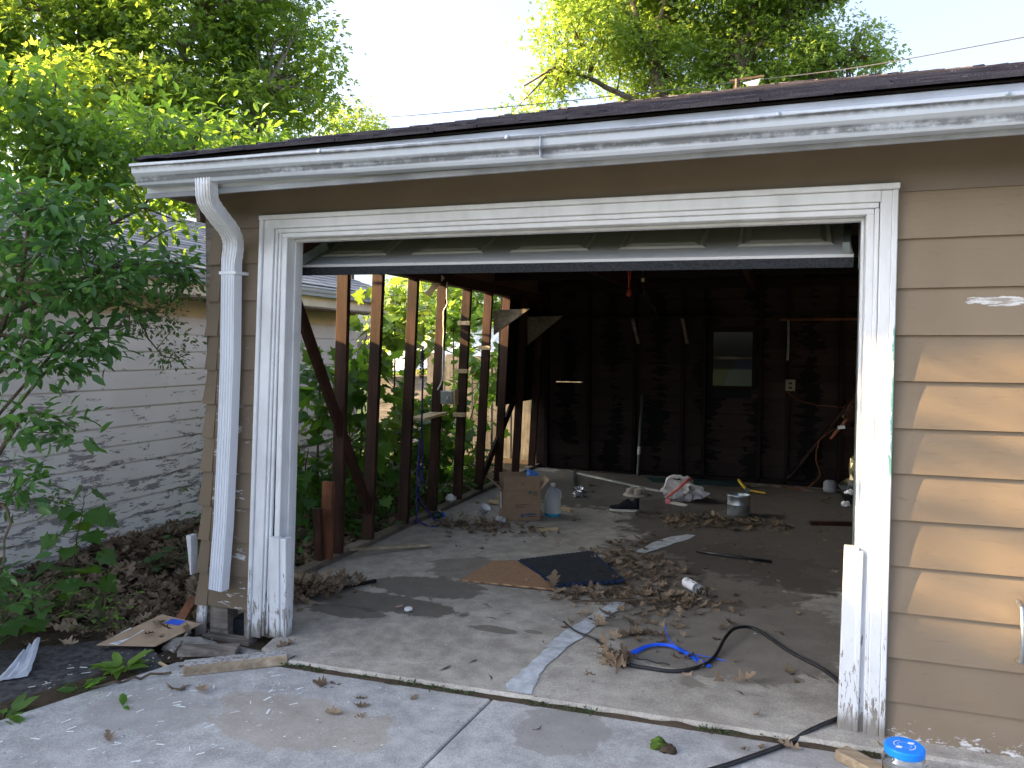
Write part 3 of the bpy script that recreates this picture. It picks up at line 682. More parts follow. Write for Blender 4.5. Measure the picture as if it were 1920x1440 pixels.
# electrical box and white cable on stud four
eb = child_empty('switch_box', gar)
MB().box(-.49, -.375, 2.955, 3.012, 1.045, 1.165).build('box_body', 'grey_box', eb, bevel=.004)
MB().box(-.374, -.352, 2.975, 3.05, 1.04, 1.175).build('box_side', 'fresh_wood', eb)
MB().box(-.425, -.412, 2.9425, 2.954, 1.09, 1.12).build('switch', 'white_plastic', eb)
ca = limb_pts([(-.44, 2.99, 2.15), (-.44, 2.985, 2.05), (-.435, 2.985, 1.95), (-.47, 2.99, 1.89), (-.475, 2.99, 1.70), (-.48, 2.99, 1.4), (-.49, 2.99, 1.26), (-.53, 2.985, 1.17)], 5, .002)
MB().tube(ca, .0075, 6).build('white_cable', 'white_cable', lw, smooth=True)
# --- back wall
bw = child_empty('back_wall', gar); YB = 6.27
WX0, WX1, WZ0, WZ1 = 1.63, 2.09, 1.12, 1.775
for k in range(13):
    z = -.02 + k * .20; zz = z + .196
    spans = [(-.62, 5.34)] if (zz < WZ0 or z > WZ1) else [(-.62, WX0), (WX1, 5.34)]
    if k == 5: spans = [(-.62, -.36), (.01, WX0), (WX1, 5.34)]
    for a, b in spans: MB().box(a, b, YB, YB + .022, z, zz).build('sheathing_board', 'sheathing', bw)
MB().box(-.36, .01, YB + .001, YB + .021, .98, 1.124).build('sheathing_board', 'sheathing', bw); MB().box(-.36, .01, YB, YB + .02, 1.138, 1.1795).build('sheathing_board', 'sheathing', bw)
for a, b, c_, d_ in ((-.62, 5.34, -.1, .975), (-.62, -.36, .975, 2.5), (-.36, .01, 1.14, 2.5), (-.36, .01, .975, 1.122), (.01, WX0 - .01, .975, 2.5), (WX1 + .01, 5.34, .975, 2.5), (WX0 - .01, WX1 + .01, .975, WZ0 - .02), (WX0 - .01, WX1 + .01, WZ1 + .02, 2.5)):
    MB().box(a, b, YB + .024, YB + .034, c_, d_).build('light_gap_backing', 'black_cloth', bw)  # added backing sheets keep daylight from leaking through the board gaps
for x in (-.46, .10, .685, 1.275, 1.535, 2.185, 2.49, 3.075, 3.66, 4.25, 4.84):
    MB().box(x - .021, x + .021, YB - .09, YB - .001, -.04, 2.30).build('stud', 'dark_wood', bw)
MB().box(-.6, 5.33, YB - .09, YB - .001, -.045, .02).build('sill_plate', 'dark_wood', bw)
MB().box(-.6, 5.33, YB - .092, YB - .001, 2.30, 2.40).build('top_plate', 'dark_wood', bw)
MB().beam((2.52, YB - .1, .05), (3.9, YB - .1, 2.0), .03, .14, (0, -1, 0)).build('diagonal_brace', 'stud_wood', bw)
sh = child_empty('wall_shelf', gar); MB().box(-.72, 1.90, YB - .32, YB - .095, 1.935, 1.96).build('shelf_board', 'dark_wood', sh)
for x in (.69, 1.29): MB().beam((x, YB - .27, 1.93), (x + .045, YB - .10, 1.63), .035, .022).build('shelf_bracket', 'grey_wood', sh)
MB().box(2.40, 4.6, YB - .16, YB - .095, 1.90, 1.925).build('ledge_board', 'orange_wood', bw)
wi = child_empty('window', gar)
for a, b, c, d in ((WX0 - .05, WX0, WZ0 - .05, WZ1 + .05), (WX1, WX1 + .05, WZ0 - .05, WZ1 + .05), (WX0, WX1, WZ1, WZ1 + .05), (WX0, WX1, WZ0 - .05, WZ0)): MB().box(a, b, YB - .03, YB + .04, c, d).build('frame', 'dark_wood', wi)
MB().box(WX0, WX1, YB + .006, YB + .03, 1.445, 1.475).build('meeting_rail', 'grey_wood', wi)
MB().box(WX0, WX1, YB + .014, YB + .018, 1.475, WZ1).build('pane', 'pane_glass', wi); MB().box(WX0, WX1, YB + .014, YB + .018, WZ0, 1.445).build('pane', 'pane_glass', wi)
ol = child_empty('outlet', gar); MB().box(2.47, 2.58, YB - .125, YB - .092, 1.08, 1.215).build('cover_plate', 'cream_plastic', ol, bevel=.004)
for z in (1.12, 1.17): MB().box(2.505, 2.545, YB - .128, YB - .1255, z - .012, z + .012).build('socket', 'screw', ol)
MB().tube([(2.49, YB - .11, 1.90), (2.495, YB - .12, 1.62), (2.49, YB - .12, 1.44)], .016, 6).build('conduit', 'grey_box', bw)
MB().tube(limb_pts([(2.50, YB - .12, 1.07), (2.62, YB - .15, .98), (2.9, YB - .14, .92), (3.3, YB - .12, .90)], 5, .004), .008, 5).build('wall_cable', 'orange_wood', bw)
MB().tube(limb_pts([(3.02, YB - .15, .66), (2.86, YB - .2, .53), (2.82, YB - .22, .33), (2.86, YB - .25, .12), (2.70, YB - .35, -.01), (2.45, YB - .3, -.02)], 5, .004), .009, 5).build('wall_cable', 'orange_wood', bw)
# --- right wall far inside, roof framing, tie beams
for k in range(13): MB().box(5.30, 5.34, .1, 6.3, -.06 + k * .205, .143 + k * .205).build('sheathing_board', 'dark_wood_y', gar)
for i in range(10):
    x = -.30 + i * .62; d = min(DR, x - XL, XR - x)
    for y0, sg in ((EY + .04, 1), (BY - .04, -1)): MB().beam((x, y0, EZ - .09), (x, y0 + sg * (d - .04), EZ - .09 + SLP * (d - .04)), .04, .11).build('rafter', 'dark_wood_y', gar)
for y in (1.6, 3.1, 4.6): MB().box(-.58, 5.3, y - .02, y + .02, 2.30, 2.44).build('tie_beam', 'dark_wood', gar)
for x in (.75, 2.1, 3.4): MB().box(x - .02, x + .02, .1, 6.2, 2.26, 2.39).build('ceiling_joist', 'stud_wood', gar)
# --- hipped roof: deck planes, shingle courses, hip caps
rf = child_empty('roof', gar); ZR = EZ + SLP * DR; A1, A2 = (XL + DR, EY + DR), (XL + DR, BY - DR)
c0, c1, c2, c3 = (XL, EY), (XR, EY), (XR, BY), (XL, BY)
def deck(pts, mat, dzt):
    k = len(pts); mb = MB(); mb.v = [(x, y, zroof(x, y) - .014) for x, y in pts] + [(x, y, zroof(x, y) - dzt) for x, y in pts]
    mb.f = [tuple(range(k))[::-1], tuple(range(k, 2 * k))] + [(i, (i + 1) % k, k + (i + 1) % k, k + i) for i in range(k)]; mb.mi = [0] * len(mb.f); mb.build('roof_deck', mat, rf)
deck([c0, c1, A1], 'dark_wood', .006); deck([c3, c0, A1, A2], 'dark_wood', .006); deck([c1, c2, A2, A1], 'dark_shingle', -.006); deck([c2, c3, A2], 'dark_shingle', -.006)
ncourse = 24; ch = DR / ncourse
for plane in (0, 1):
    Lp = XR - XL if plane == 0 else BY - EY
    for c in range(ncourse):
        mb = MB(); d0 = c * ch - (.03 if c == 0 else 0); x = d0 - .02 - (c % 3) * .1; d1 = c * ch + ch * 1.55
        while x < Lp - d0:
            wd = random.choice((.14, .2, .26, .3)); xa, x2 = max(x, d0 - .015), min(x + wd, Lp - d0 + .015)
            if x2 > xa + .01:
                t = random.choice((.007, .013)) + random.uniform(0, .004); dd = d0 + random.uniform(-.006, .006); lo = random.uniform(0, .006)
                P = lambda u, d, h: (XL + u, EY + d, EZ + SLP * d + h) if plane == 0 else (XL + d, EY + u, EZ + SLP * d + h)
                ua, ub = xa, x2 - .002; e = lambda u: max(dd + .004, min(d1, u + .004, Lp - u + .004))
                q = [P(xa, dd, .001 + lo), P(x2 - .002, dd, .001 + lo), P(ub, e(ub), -.002), P(ua, e(ua), -.002), P(xa, dd, .001 + lo + t), P(x2 - .002, dd, .001 + lo + t), P(ub, e(ub), .001), P(ua, e(ua), .001)]
                if plane: q = [q[k] for k in (1, 0, 3, 2, 5, 4, 7, 6)]
                mb.hexa(q)
            x += wd
        mb.build('shingle_course', 'dark_shingle', rf)
for (ax_, ay_), (bx_, by_) in ((c0, A1), (c1, A1), (A1, A2)):
    mb = MB(); a = Vector((ax_, ay_, zroof(ax_, ay_) + .012)); b = Vector((bx_, by_, zroof(bx_, by_) + .012)); n = int((b - a).length / .145); dd = (b - a) / n
    sdv = dd.cross(Vector((0, 0, 1))).normalized() * .10
    for i in range(n):
        p, q = a + dd * (i - .15), a + dd * (i + 1); u1 = Vector((0, 0, random.uniform(.006, .014))); dn = Vector((0, 0, -.026))
        mb.hexa([p - sdv + dn, q - sdv + dn, q + Vector((0, 0, -.008)), p, p - sdv + dn + u1, q - sdv + dn + u1 * .4, q, p + u1]); mb.hexa([p, q + Vector((0, 0, -.008)), q + sdv + dn, p + sdv + dn, p + u1, q, q + sdv + dn + u1 * .4, p + sdv + dn + u1])
    mb.build('hip_caps', 'dark_shingle', rf)
MB().box(XL + .005, XL + .03, EY + .02, 6.5, 2.33, 2.475).build('side_fascia', 'brown_flat', gar)
# --- fascia, soffit, gutter
MB().box(XL, XR, EY + .012, EY + .034, 2.315, 2.480).build('fascia', 'fascia_white', gar)
MB().box(XL, XR, EY - .002, EY + .0115, 2.300, 2.325).build('frieze_strip', 'soffit_grey', gar)
MB().box(XL, XR, EY + .035, -.001, 2.392, 2.404).build('soffit', 'brown_flat', gar)
gx = lambda x: 2.458 - .0155 * (x + .62) if x < 1.6 else 2.4236 - .001 * (x - 1.6)      # sagging run
gprof = [(-.335, .005), (-.428, -.002), (-.440, -.006), (-.440, -.018), (-.428, -.022), (-.424, -.05), (-.405, -.068), (-.398, -.090), (-.390, -.102), (-.312, -.102), (-.312, -.097), (-.388, -.097), (-.393, -.088), (-.400, -.066), (-.419, -.048), (-.423, -.024), (-.423, -.012)]
mb = MB(); nx = 40; xs = [lerp(-.635, 5.65, i / nx) for i in range(nx + 1)]
for x in xs:
    wob = .0035 * mnoise.noise((x * 2.3, 0, 0)); mb.v += [(x, y + wob, gx(x) + z + wob) for y, z in gprof[1:]]
m = len(gprof) - 1
for i in range(nx):
    for j in range(m - 1): mb.f.append((i * m + j, i * m + j + 1, (i + 1) * m + j + 1, (i + 1) * m + j))
mb.mi = [0] * len(mb.f); gut = child_empty('gutter', gar); mb.build('trough', 'gutter_white', gut)
q = [(-.636, y, gx(-.635) + z) for y, z in gprof[1:9]] + [(-.636, -.312, gx(-.635) - .102), (-.636, -.312, gx(-.635) - .004)]
MB().add(q, [tuple(range(len(q)))]).build('end_cap', 'gutter_white', gut)
for x in (.46, 1.36, 2.42, 3.15): MB().lathe([(.009, 0), (.009, .004), (0, .006)], (x, -.440, gx(x) - .011), 8, (0, -1, 0)).build('gutter_spike', 'galvanized', gut)
for x in (1.5, 3.6): MB().box(x, x + .004, -.4405, -.396, gx(x) - .095, gx(x) - .004).build('gutter_seam', 'gutter_white', gut)
# --- downspout with S-bend, ribbed rectangular tube
dsp = child_empty('downspout', gar)
def ribs(wd, dp):
    pr = []; n = 5
    pr.append((-wd / 2, dp / 2)); pr.append((-wd / 2, -dp / 2))
    for i in range(n):
        a = -wd / 2 + wd * (i + .25) / n; b = -wd / 2 + wd * (i + .75) / n
        pr += [(a, -dp / 2), (a + .003, -dp / 2 + .006), (b - .003, -dp / 2 + .006), (b, -dp / 2)]
    pr += [(wd / 2, -dp / 2), (wd / 2, dp / 2)]; return pr
def sweep(path, wd, dp, mat, name, sx=1.):
    pr = ribs(wd, dp); mb = MB(); n = len(pr); P = [Vector(p) for p in path]
    for i, p in enumerate(P):
        t = (P[min(i + 1, len(P) - 1)] - P[max(i - 1, 0)]).normalized(); r = Vector((1, 0, 0)); r = (r - t * r.dot(t)).normalized(); d = t.cross(r)
        if d.y < 0: d = -d
        k = 1.0 if i % 2 == 0 or len(P) < 8 else .965
        mb.v += [tuple(p + r * a * k + d * b * k) for a, b in pr]
    for i in range(len(P) - 1):
        for j in range(n): mb.f.append((i * n + j, (i + 1) * n + j, (i + 1) * n + (j + 1) % n, i * n + (j + 1) % n))
    mb.mi = [0] * len(mb.f); return mb.build(name, mat, dsp)
A = limb_pts([(-.222, -.370, 2.375), (-.222, -.370, 2.325), (-.235, -.345, 2.262), (-.248, -.26, 2.205), (-.268, -.15, 2.145), (-.29, -.095, 2.085), (-.312, -.082, 2.0)], 5, 0)
sweep(A, .088, .062, 'downspout_white', 'elbow')
sweep([(-.313, -.080, 2.01), (-.328, -.078, 1.5), (-.350, -.077, 1.1), (-.382, -.080, .6), (-.412, -.09, .235)], .084, .062, 'downspout_white', 'pipe')
MB().box(-.368, -.262, -.114, -.0, 1.93, 1.945).build('strap', 'downspout_white', dsp)
MB().tube([(3.335, -.03, .575), (3.335, -.085, .565), (3.34, -.09, .46), (3.34, -.085, .355), (3.34, -.03, .345)], .010, 8).build('door_handle', 'galvanized', gar, smooth=True)
# leaning strips

# ------------------------------------------------------------------ THE NEIGHBOUR'S WHITE SHED-ROOFED HOUSE
nb = thing('white_house', 'long white house side with peeling lap siding and grey shingled roof left of the garage', 'house', (-3.6, 2, -.1))
NY0, NY1, NX = -1.0, 5.0, -2.57
zl = [1.81 - .1495 * i for i in range(13)]
for i in range(12):
    lap(lambda z: NY0, lambda z: NY1, zl[i + 1], zl[i], (NX, 0, 0), (0, 1, 0), (1, 0, 0), .021, 5, .4).build('siding_board', 'peeling_white', nb)
lap(lambda z: NY0, lambda z: NY1, 1.81, 1.965, (NX, 0, 0), (0, 1, 0), (1, 0, 0), .014, 3, .5).build('siding_board', 'cream_paint', nb)
lap(lambda z: NY0, lambda z: NY1, -.13, zl[12], (NX, 0, 0), (0, 1, 0), (1, 0, 0), .018, 4, .4).build('siding_board', 'peeling_white', nb)
MB().box(NX - .15, NX - .01, NY0 + .02, NY1 - .02, -.16, 2.0).build('wall_core', 'peeling_white', nb)
MB().box(NX - 4.9, NX - .15, NY1 - .2, NY1 - .02, -.16, 2.1).build('end_wall', 'peeling_white', nb)
MB().box(NX - 4.9, NX - .15, NY0 + .02, NY0 + .2, -.16, 2.1).build('end_wall', 'peeling_white', nb)
for s in (NY0 + .03, NY1 - .05): MB().add([(NX + .0, s, 2.0), (NX - 4.86, s, 2.0), (-5.0, s, 3.12), (NX, s + .02, 2.0), (NX - 4.86, s + .02, 2.0), (-5.0, s + .02, 3.12)], [(0, 1, 2), (5, 4, 3), (0, 3, 4, 1), (1, 4, 5, 2), (2, 5, 3, 0)]).build('gable_wall', 'peeling_white', nb)
MB().box(NX + .001, -2.215, NY0 - .25, NY1 + .25, 1.968, 1.985).build('soffit', 'soffit_brown', nb)
MB().box(-2.232, -2.214, NY0 - .25, NY1 + .25, 1.986, 2.16).build('fascia', 'cream_paint', nb)
gp = [(-2.21, .0), (-2.115, 0), (-2.105, -.004), (-2.105, -.018), (-2.118, -.022), (-2.122, -.05), (-2.138, -.07), (-2.145, -.095), (-2.21, -.095)]
mb = MB(); 
for y in (NY0 - .28, 1.0, 3.0, NY1 + .26): mb.v += [(x, y, 2.185 + z) for x, z in gp[1:]]
m = len(gp) - 1
for i in range(3):
    for j in range(m - 1): mb.f.append((i * m + j, (i + 1) * m + j, (i + 1) * m + j + 1, i * m + j + 1))
mb.f.append(tuple(range(m))); mb.f.append(tuple(range(3 * m, 4 * m))[::-1]); mb.mi = [0] * len(mb.f); mb.build('gutter', 'gutter_white', nb)
nrf = child_empty('roof', nb); NEX, NEZ, NRX, NS = -2.16, 2.205, -5.0, .36
nz = lambda x: NEZ + NS * (NEX - x)
for s in (0, 1):
    e = NEX if s == 0 else 2 * NRX - NEX
    P = [(e, NY0 - .3, NEZ - .03), (e, NY1 + .28, NEZ - .03), (NRX, NY1 + .28, nz(NRX) - .03), (NRX, NY0 - .3, nz(NRX) - .03)]
    MB().add(P + [(a, b, c + .025) for a, b, c in P], [(0, 3, 2, 1), (4, 5, 6, 7), (0, 1, 5, 4), (1, 2, 6, 5), (2, 3, 7, 6), (3, 0, 4, 7)]).build('roof_deck', 'grey_wood', nrf)
for c in range(21):
    mb = MB(); x0 = NEX + .02 - c * .137; y = NY0 - .32 - (c % 3) * .1
    while y < NY1 + .28:
        wd = .30; a = max(y, NY0 - .32); b = min(y + wd - .006, NY1 + .30); t = .007 + random.uniform(0, .003)
        xu = max(x0 - .21, NRX); zl0, zl1 = nz(x0) + .002, nz(xu)
        if b > a: mb.hexa([(x0, a, zl0), (x0, b, zl0), (xu, b, zl1 - .002), (xu, a, zl1 - .002), (x0, a, zl0 + t), (x0, b, zl0 + t), (xu, b, zl1 + .001), (xu, a, zl1 + .001)])
        y += wd
    mb.build('shingle_course', 'grey_shingle', nrf)

# ------------------------------------------------------------------ FENCE, FAR SHED, MAST, WIRE
fn = thing('wooden_fence', 'tall weathered board fence standing behind the shrubs past the stud wall', 'fence', (-1.2, 7.2, -.1))
x = -2.65; i = 0
while x < .45:
    wd = random.uniform(.13, .145); z1 = 1.46 + random.uniform(-.02, .02) - .02 * (x + 1.5); yy = 7.2 + random.uniform(-.006, .006)
    MB().add([(x, yy, -.1), (x + wd, yy, -.1), (x + wd, yy, z1 - .03), (x + wd * .75, yy, z1), (x + wd * .25, yy, z1), (x, yy, z1 - .03), (x, yy + .018, -.1), (x + wd, yy + .018, -.1), (x + wd, yy + .018, z1 - .03), (x + wd * .75, yy + .018, z1), (x + wd * .25, yy + .018, z1), (x, yy + .018, z1 - .03)],
        [(0, 1, 2, 3, 4, 5), (11, 10, 9, 8, 7, 6)] + [(k, 6 + k, 6 + (k + 1) % 6, (k + 1) % 6) for k in range(6)]).build('fence_board', 'fence_wood', fn)
    x += wd + .012
for z in (.2, 1.2): MB().box(-2.65, .45, 7.22, 7.26, z, z + .09).build('rail', 'fence_wood', fn)
shd = thing('metal_roofed_shed', 'low shed with pale corrugated metal roof seen between the studs', 'shed', (-3.2, 9.5, -.1))
mb = MB(); n = 44
for i in range(n + 1):
    x = lerp(-4.6, -2.3, i / n); dzz = .02 * abs((i % 4) - 2) / 2; mb.v += [(x, 8.6, 1.18 + dzz + .18 * (x + 3.6) * .5), (x, 10.6, 1.95 + dzz + .18 * (x + 3.6) * .5)]
mb.f = [(2 * i, 2 * i + 2, 2 * i + 3, 2 * i + 1) for i in range(n)]; mb.mi = [0] * n; mb.build('roof', 'metal_roof', shd)
MB().box(-4.5, -2.4, 8.8, 10.4, -.1, 1.05).build('wall', 'grey_wood', shd)
mast = thing('roof_mast', 'rusty mast with small pale triangular plate peeking over the roof ridge', 'mast', (1.93, 5.0, 3.0))
MB().tube([(1.93, 5, 2.98), (1.93, 5, 4.36)], .02, 6).build('pole', 'rust', mast)
MB().beam((1.86, 5.0, 4.345), (2.2, 5.0, 4.36), .02, .02).build('arm', 'rust', mast)
MB().add([(1.99, 4.99, 4.31), (2.165, 4.99, 4.335), (2.125, 4.99, 4.235), (1.99, 5.0, 4.31), (2.165, 5.0, 4.335), (2.125, 5.0, 4.235)], [(0, 2, 1), (3, 4, 5), (0, 1, 4, 3), (1, 2, 5, 4), (2, 0, 3, 5)]).build('plate', 'plate_grey', mast)
MB().tube([(1.91, 5, 4.30), (1.86, 5, 3.9), (1.9, 5, 3.0)], .006, 5).build('brace', 'rust', mast)
tag(MB().tube(limb_pts([(-9.0, 12.8, 7.25), (-5.416, 10.933, 6.30), (1.816, 9.196, 5.70), (4.992, 7.1, 5.186), (12, 3, 4.6)], 8, 0), .0075, 5).build('utility_wire', 'wire_grey'), 'thin utility wire sagging across the sky in front of the trees', 'wire')
tp = thing('blue_tarp_heap', 'blue covered heap outside the small back window', 'tarp', (2.1, 8.2, -.1))
mb = MB(); n = 14
for i in range(n + 1):
    for j in range(9):
        u, v = i / n, j / 8; mb.v.append((1.5 + u * 1.3 + .03 * mnoise.noise((u * 5, v * 4, 1)), 7.9 + v * .8, -.1 + 1.5 * (1 - (2 * u - 1) ** 6) * (1 - (2 * v - 1) ** 6) ** .5 * (1 + .06 * mnoise.noise((u * 4, v * 3, 3)))))
mb.f = [(i * 9 + j, (i + 1) * 9 + j, (i + 1) * 9 + j + 1, i * 9 + j + 1) for i in range(n) for j in range(8)]; mb.mi = [0] * len(mb.f); mb.build('cover', 'tarp_blue', tp, smooth=True)

# ------------------------------------------------------------------ TREES AND SHRUBS
TD, TC, TS, TM = tmpl_diamond(), tmpl_clump(), tmpl_simple(), tmpl_maple()
big = [(-10.07, 7.22, 7.2, 1.92, 1.44), (-7.99, 7.95, 7.22, 1.73, 1.44), (-6.58, 8.98, 7.33, 1.0, 1.35), (-5.82, 9.21, 6.54, 0.45, 0.7), (-6.88, 8.28, 5.79, 1.44, 0.48), (-8.31, 6.7, 5.56, 1.78, 0.62), (-10.47, 7.17, 9.12, 1.73, 1.15), (-7.85, 8.1, 9.32, 2.11, 1.15), (-11.8, 6.6, 6.6, 1.6, 1.6), (-7.0, 7.9, 4.7, 1.7, .6), (-8.6, 7.2, 4.4, 1.6, .6)]
biglimbs0 = [([(-9.74, 7.43, -.2), (-9.74, 7.432, 4.663), (-9.677, 7.521, 6.121), (-9.655, 7.583, 7.287), (-9.494, 7.693, 9.4)], .26, .07), ([(-9.70, 7.45, 5.2), (-9.968, 7.455, 6.897), (-10.171, 7.429, 7.867), (-10.37, 7.395, 9.2)], .13, .05),
    ([(-9.68, 7.5, 5.6), (-9.242, 7.476, 6.441), (-8.851, 7.649, 7.21), (-8.6, 7.712, 8.4)], .11, .04), ([(-9.7, 7.5, 5.0), (-8.6, 7.7, 5.9), (-7.845, 7.979, 6.738), (-7.633, 8.085, 7.41), (-7.4, 8.147, 8.6)], .12, .035), ([(-9.7, 7.45, 4.8), (-8.2, 7.9, 5.6), (-6.6, 8.6, 6.2)], .10, .03), ([(-9.7, 7.45, 4.9), (-11, 7, 5.9), (-12, 6.6, 7)], .10, .03)]
biglimbs = [([(x + .35, y - .35, z) for x, y, z in p], a, b) for p, a, b in biglimbs0]
tree('broadleaf_tree', 'tall broadleaf tree with several trunks towering behind the white house', 'tree', (-9.39, 7.08, -.15), biglimbs, big, 11.5, 50, .25, .115, 'leaf_big', 'bark_grey', TC, .03, .7, (0, .9))
right = [(-2.39, 15.31, 9.17, 1.35, 1.2), (-0.82, 16.9, 8.9, 1.7, 1.0), (1.76, 17.82, 9.05, 1.95, .95), (3.7, 18.5, 9.14, 1.2, 0.72), (0.7, 17.51, 10.55, 2.5, 1.0), (-1.52, 16.77, 11.36, 2.05, 1.1), (-2.98, 15.05, 8.13, 0.7, 0.55), (-3.14, 13.88, 6.98, 0.68, 0.17), (2.38, 18.11, 10.84, 1.64, 0.96), (.4, 17.3, 7.6, 2.4, .6), (3.0, 18.2, 7.9, 1.3, .5)]
rlimbs0 = [([(.3, 17.2, -.2), (.3, 17.2, 5.2), (-.3, 16.9, 6.8), (-.62, 16.72, 8.15), (-0.853, 16.682, 8.962), (-1.4, 16.5, 10.4)], .34, .06), ([(.3, 17.2, 4.8), (1.1, 17.3, 6.944), (1.259, 17.422, 8.976), (1.437, 17.516, 9.655), (1.9, 17.638, 11.2)], .2, .05), ([(1.259, 17.422, 8.5), (1.891, 17.663, 9.386), (2.52, 17.908, 9.932), (3.3, 18.2, 10.3)], .09, .03), ([(-.9, 16.68, 9.0), (-1.5, 16.4, 9.33), (-2.455, 16.127, 9.05)], .08, .03), ([(-0.738, 16.754, 9.2), (-0.557, 16.842, 10.184), (-0.507, 16.891, 10.862)], .08, .03), ([(1.2, 17.4, 7.6), (2.6, 18, 8.5), (3.9, 18.5, 9.0)], .09, .03), ([(-.4, 16.9, 7.4), (-1.8, 16, 8.0), (-2.9, 15.2, 8.3)], .09, .03)]
rlimbs = [([(x, y - .5, z) for x, y, z in p], a, b) for p, a, b in rlimbs0]
tree('shade_tree', 'large sunlit yellow green shade tree rising behind the garage roof', 'tree', (.3, 17.2, -.15), rlimbs, right, 13.5, 52, .23, .10, 'leaf_yellow', 'bark', TC, .035, .55, (0, 0))
tree('young_tree', 'small round treetop far away between the two big trees', 'tree', (-13.4, 23, -.15), [([(-13.4, 23, -.2), (-13.4, 23, 9.5)], .12, .05)], [(-13.37, 23.18, 10.2, 1.1, .8), (-13.8, 22.0, 10.1, .6, .5), (-12.2, 22.6, 9.9, .7, .5), (-13.4, 23, 8.8, 1.6, 1.1)], 7, 40, .24, .13, 'leaf_yellow', 'bark', TC, .03, .4, (0, 0))
upper = [(-1.76, 0.17, 2.75, 0.45, 0.28), (-1.51, 0.69, 2.9, 0.43, 0.26), (-1.83, -0.06, 3.0, 0.28, 0.28), (-1.75, 0.35, 2.5, 0.30, 0.2), (-1.7, 1.51, 3.15, 0.45, 0.18), (-1.65, .8, 2.42, .30, .16), (-1.75, 1.3, 2.6, .35, .16)]
def shrub(name, label, base, blobs, dens, per, spread, size, lm, tm, stems, nind=0, cat='shrub', updir=1., gap=(.985, .93), ind_key=None, group=None, r0=.006):
    t = thing(name, label, cat, base, group); mb = MB(); sk = []
    for pts, ra, rb in stems:
        L = limb_pts(pts, 5, ra * .5); sk += L; mb.tube(L, [lerp(ra, rb, i / (len(L) - 1)) for i in range(len(L))], 5)
    cl = blob_points(blobs, dens, .1); mb.build('stems', 'twig', t, smooth=True)
    br = MB(); branchlets(br, sk, cl, r0, .9, 4)
    if br.v: br.build('twigs', 'twig', t, kind='stuff')
    pos, rot, sz = crown(cl, per, spread, size, updir); k = sun_gap(pos, *gap); pos, rot, sz = pos[k], rot[k], sz[k]
    if nind:
        C = np.array(cam.location); d = np.linalg.norm(pos - C, axis=1) if ind_key is None else ind_key(pos)
        o = np.argsort(d); pick, rest = o[:nind], o[nind:]
        me = scatter_mesh('leaf', [tm], np.zeros((1, 3)), np.eye(3)[None], np.ones(1), lm)
        for i in pick:
            ob = bpy.data.objects.new('leaf', me); COL.objects.link(ob); ob.parent = t
            M3 = Matrix(rot[i].tolist()); ob.matrix_local = Matrix.Translation(Vector(pos[i]) - Vector(base)) @ M3.to_4x4() @ Matrix.Scale(float(sz[i]), 4)
        pos, rot, sz = pos[rest], rot[rest], sz[rest]
    if len(pos): link_mesh('foliage', scatter_mesh('foliage', [tm], pos, rot, sz, lm, base), t, kind='stuff')
    return t
shrub('tall_sapling', 'light green slender saplings reaching above the eave by the white house', (-2.3, -.7, -.1), upper, 210, 32, .12, .078, 'leaf_mid', TS,
    [([(-2.3, -.7, -.1), (-2.1, -.4, 1.5), (-1.8, .05, 2.6), (-1.75, .1, 3.2)], .022, .006), ([(-2.3, -.7, .4), (-1.95, 0, 1.8), (-1.4, .6, 2.6), (-1.2, .8, 3.1)], .018, .004), ([(-2.3, -.7, .6), (-1.8, 0, 1.7), (-1.25, .5, 2.3)], .014, .004), ([(-2.2, -.5, 1.2), (-1.9, .6, 2.6), (-1.65, 1.6, 3.25)], .014, .004)], cat='tree')
shr = [(-1.13, -0.48, 2.17, 0.34, 0.25), (-0.84, -0.4, 1.87, 0.33, 0.15), (-0.98, -0.68, 1.54, 0.21, 0.24), (-0.96, -0.45, 1.60, 0.2, 0.13), (-0.95, -0.78, 1.11, 0.13, 0.16), (-0.86, -0.64, 1.16, 0.15, 0.06), (-1.0, -0.8, 0.86, 0.12, 0.11), (-0.86, -0.99, 0.49, 0.1, 0.15), (-0.89, -0.09, 1.98, 0.27, 0.10), (-1.15, -.95, .80, .12, .14), (-1.1, -.98, .45, .12, .18), (-1.2, -0.73, 1.78, 0.16, 0.28)]
shrub('leafy_bush', 'dark green leafy bush hanging over the driveway edge before the peeling white wall', (-1.42, -.78, -.1), shr, 280, 29, .065, .072, 'leaf_dark', TS,
    [([(-1.42, -.78, -.1), (-1.384, -0.753, 0.606), (-1.252, -0.662, 1.568), (-1.17, -0.619, 1.889), (-1.1, -0.55, 2.3)], .024, .007), ([(-1.36, -.74, .8), (-1.1, -.65, 1.2), (-.85, -.6, 1.15)], .016, .004), ([(-1.28, -.68, 1.4), (-1.0, -.5, 1.6), (-.75, -.35, 1.65)], .015, .004), ([(-1.2, -.63, 1.7), (-.9, -.35, 1.95), (-.65, -.1, 2.0)], .015, .004), ([(-1.4, -.77, .5), (-1.0, -.85, .8), (-.85, -.98, .55)], .014, .004), ([(-1.25, -.66, 1.6), (-1.0, -.7, 1.6)], .012, .004)], 290, cat='bush')
fine = [(-0.75, -0.16, 1.69, 0.15, 0.12), (-0.72, -0.16, 1.49, 0.13, 0.06), (-0.69, -0.03, 1.9, 0.13, 0.09), (-1.1, -0.54, 0.74, 0.11, 0.05), (-.62, -.1, 1.57, .1, .04)]
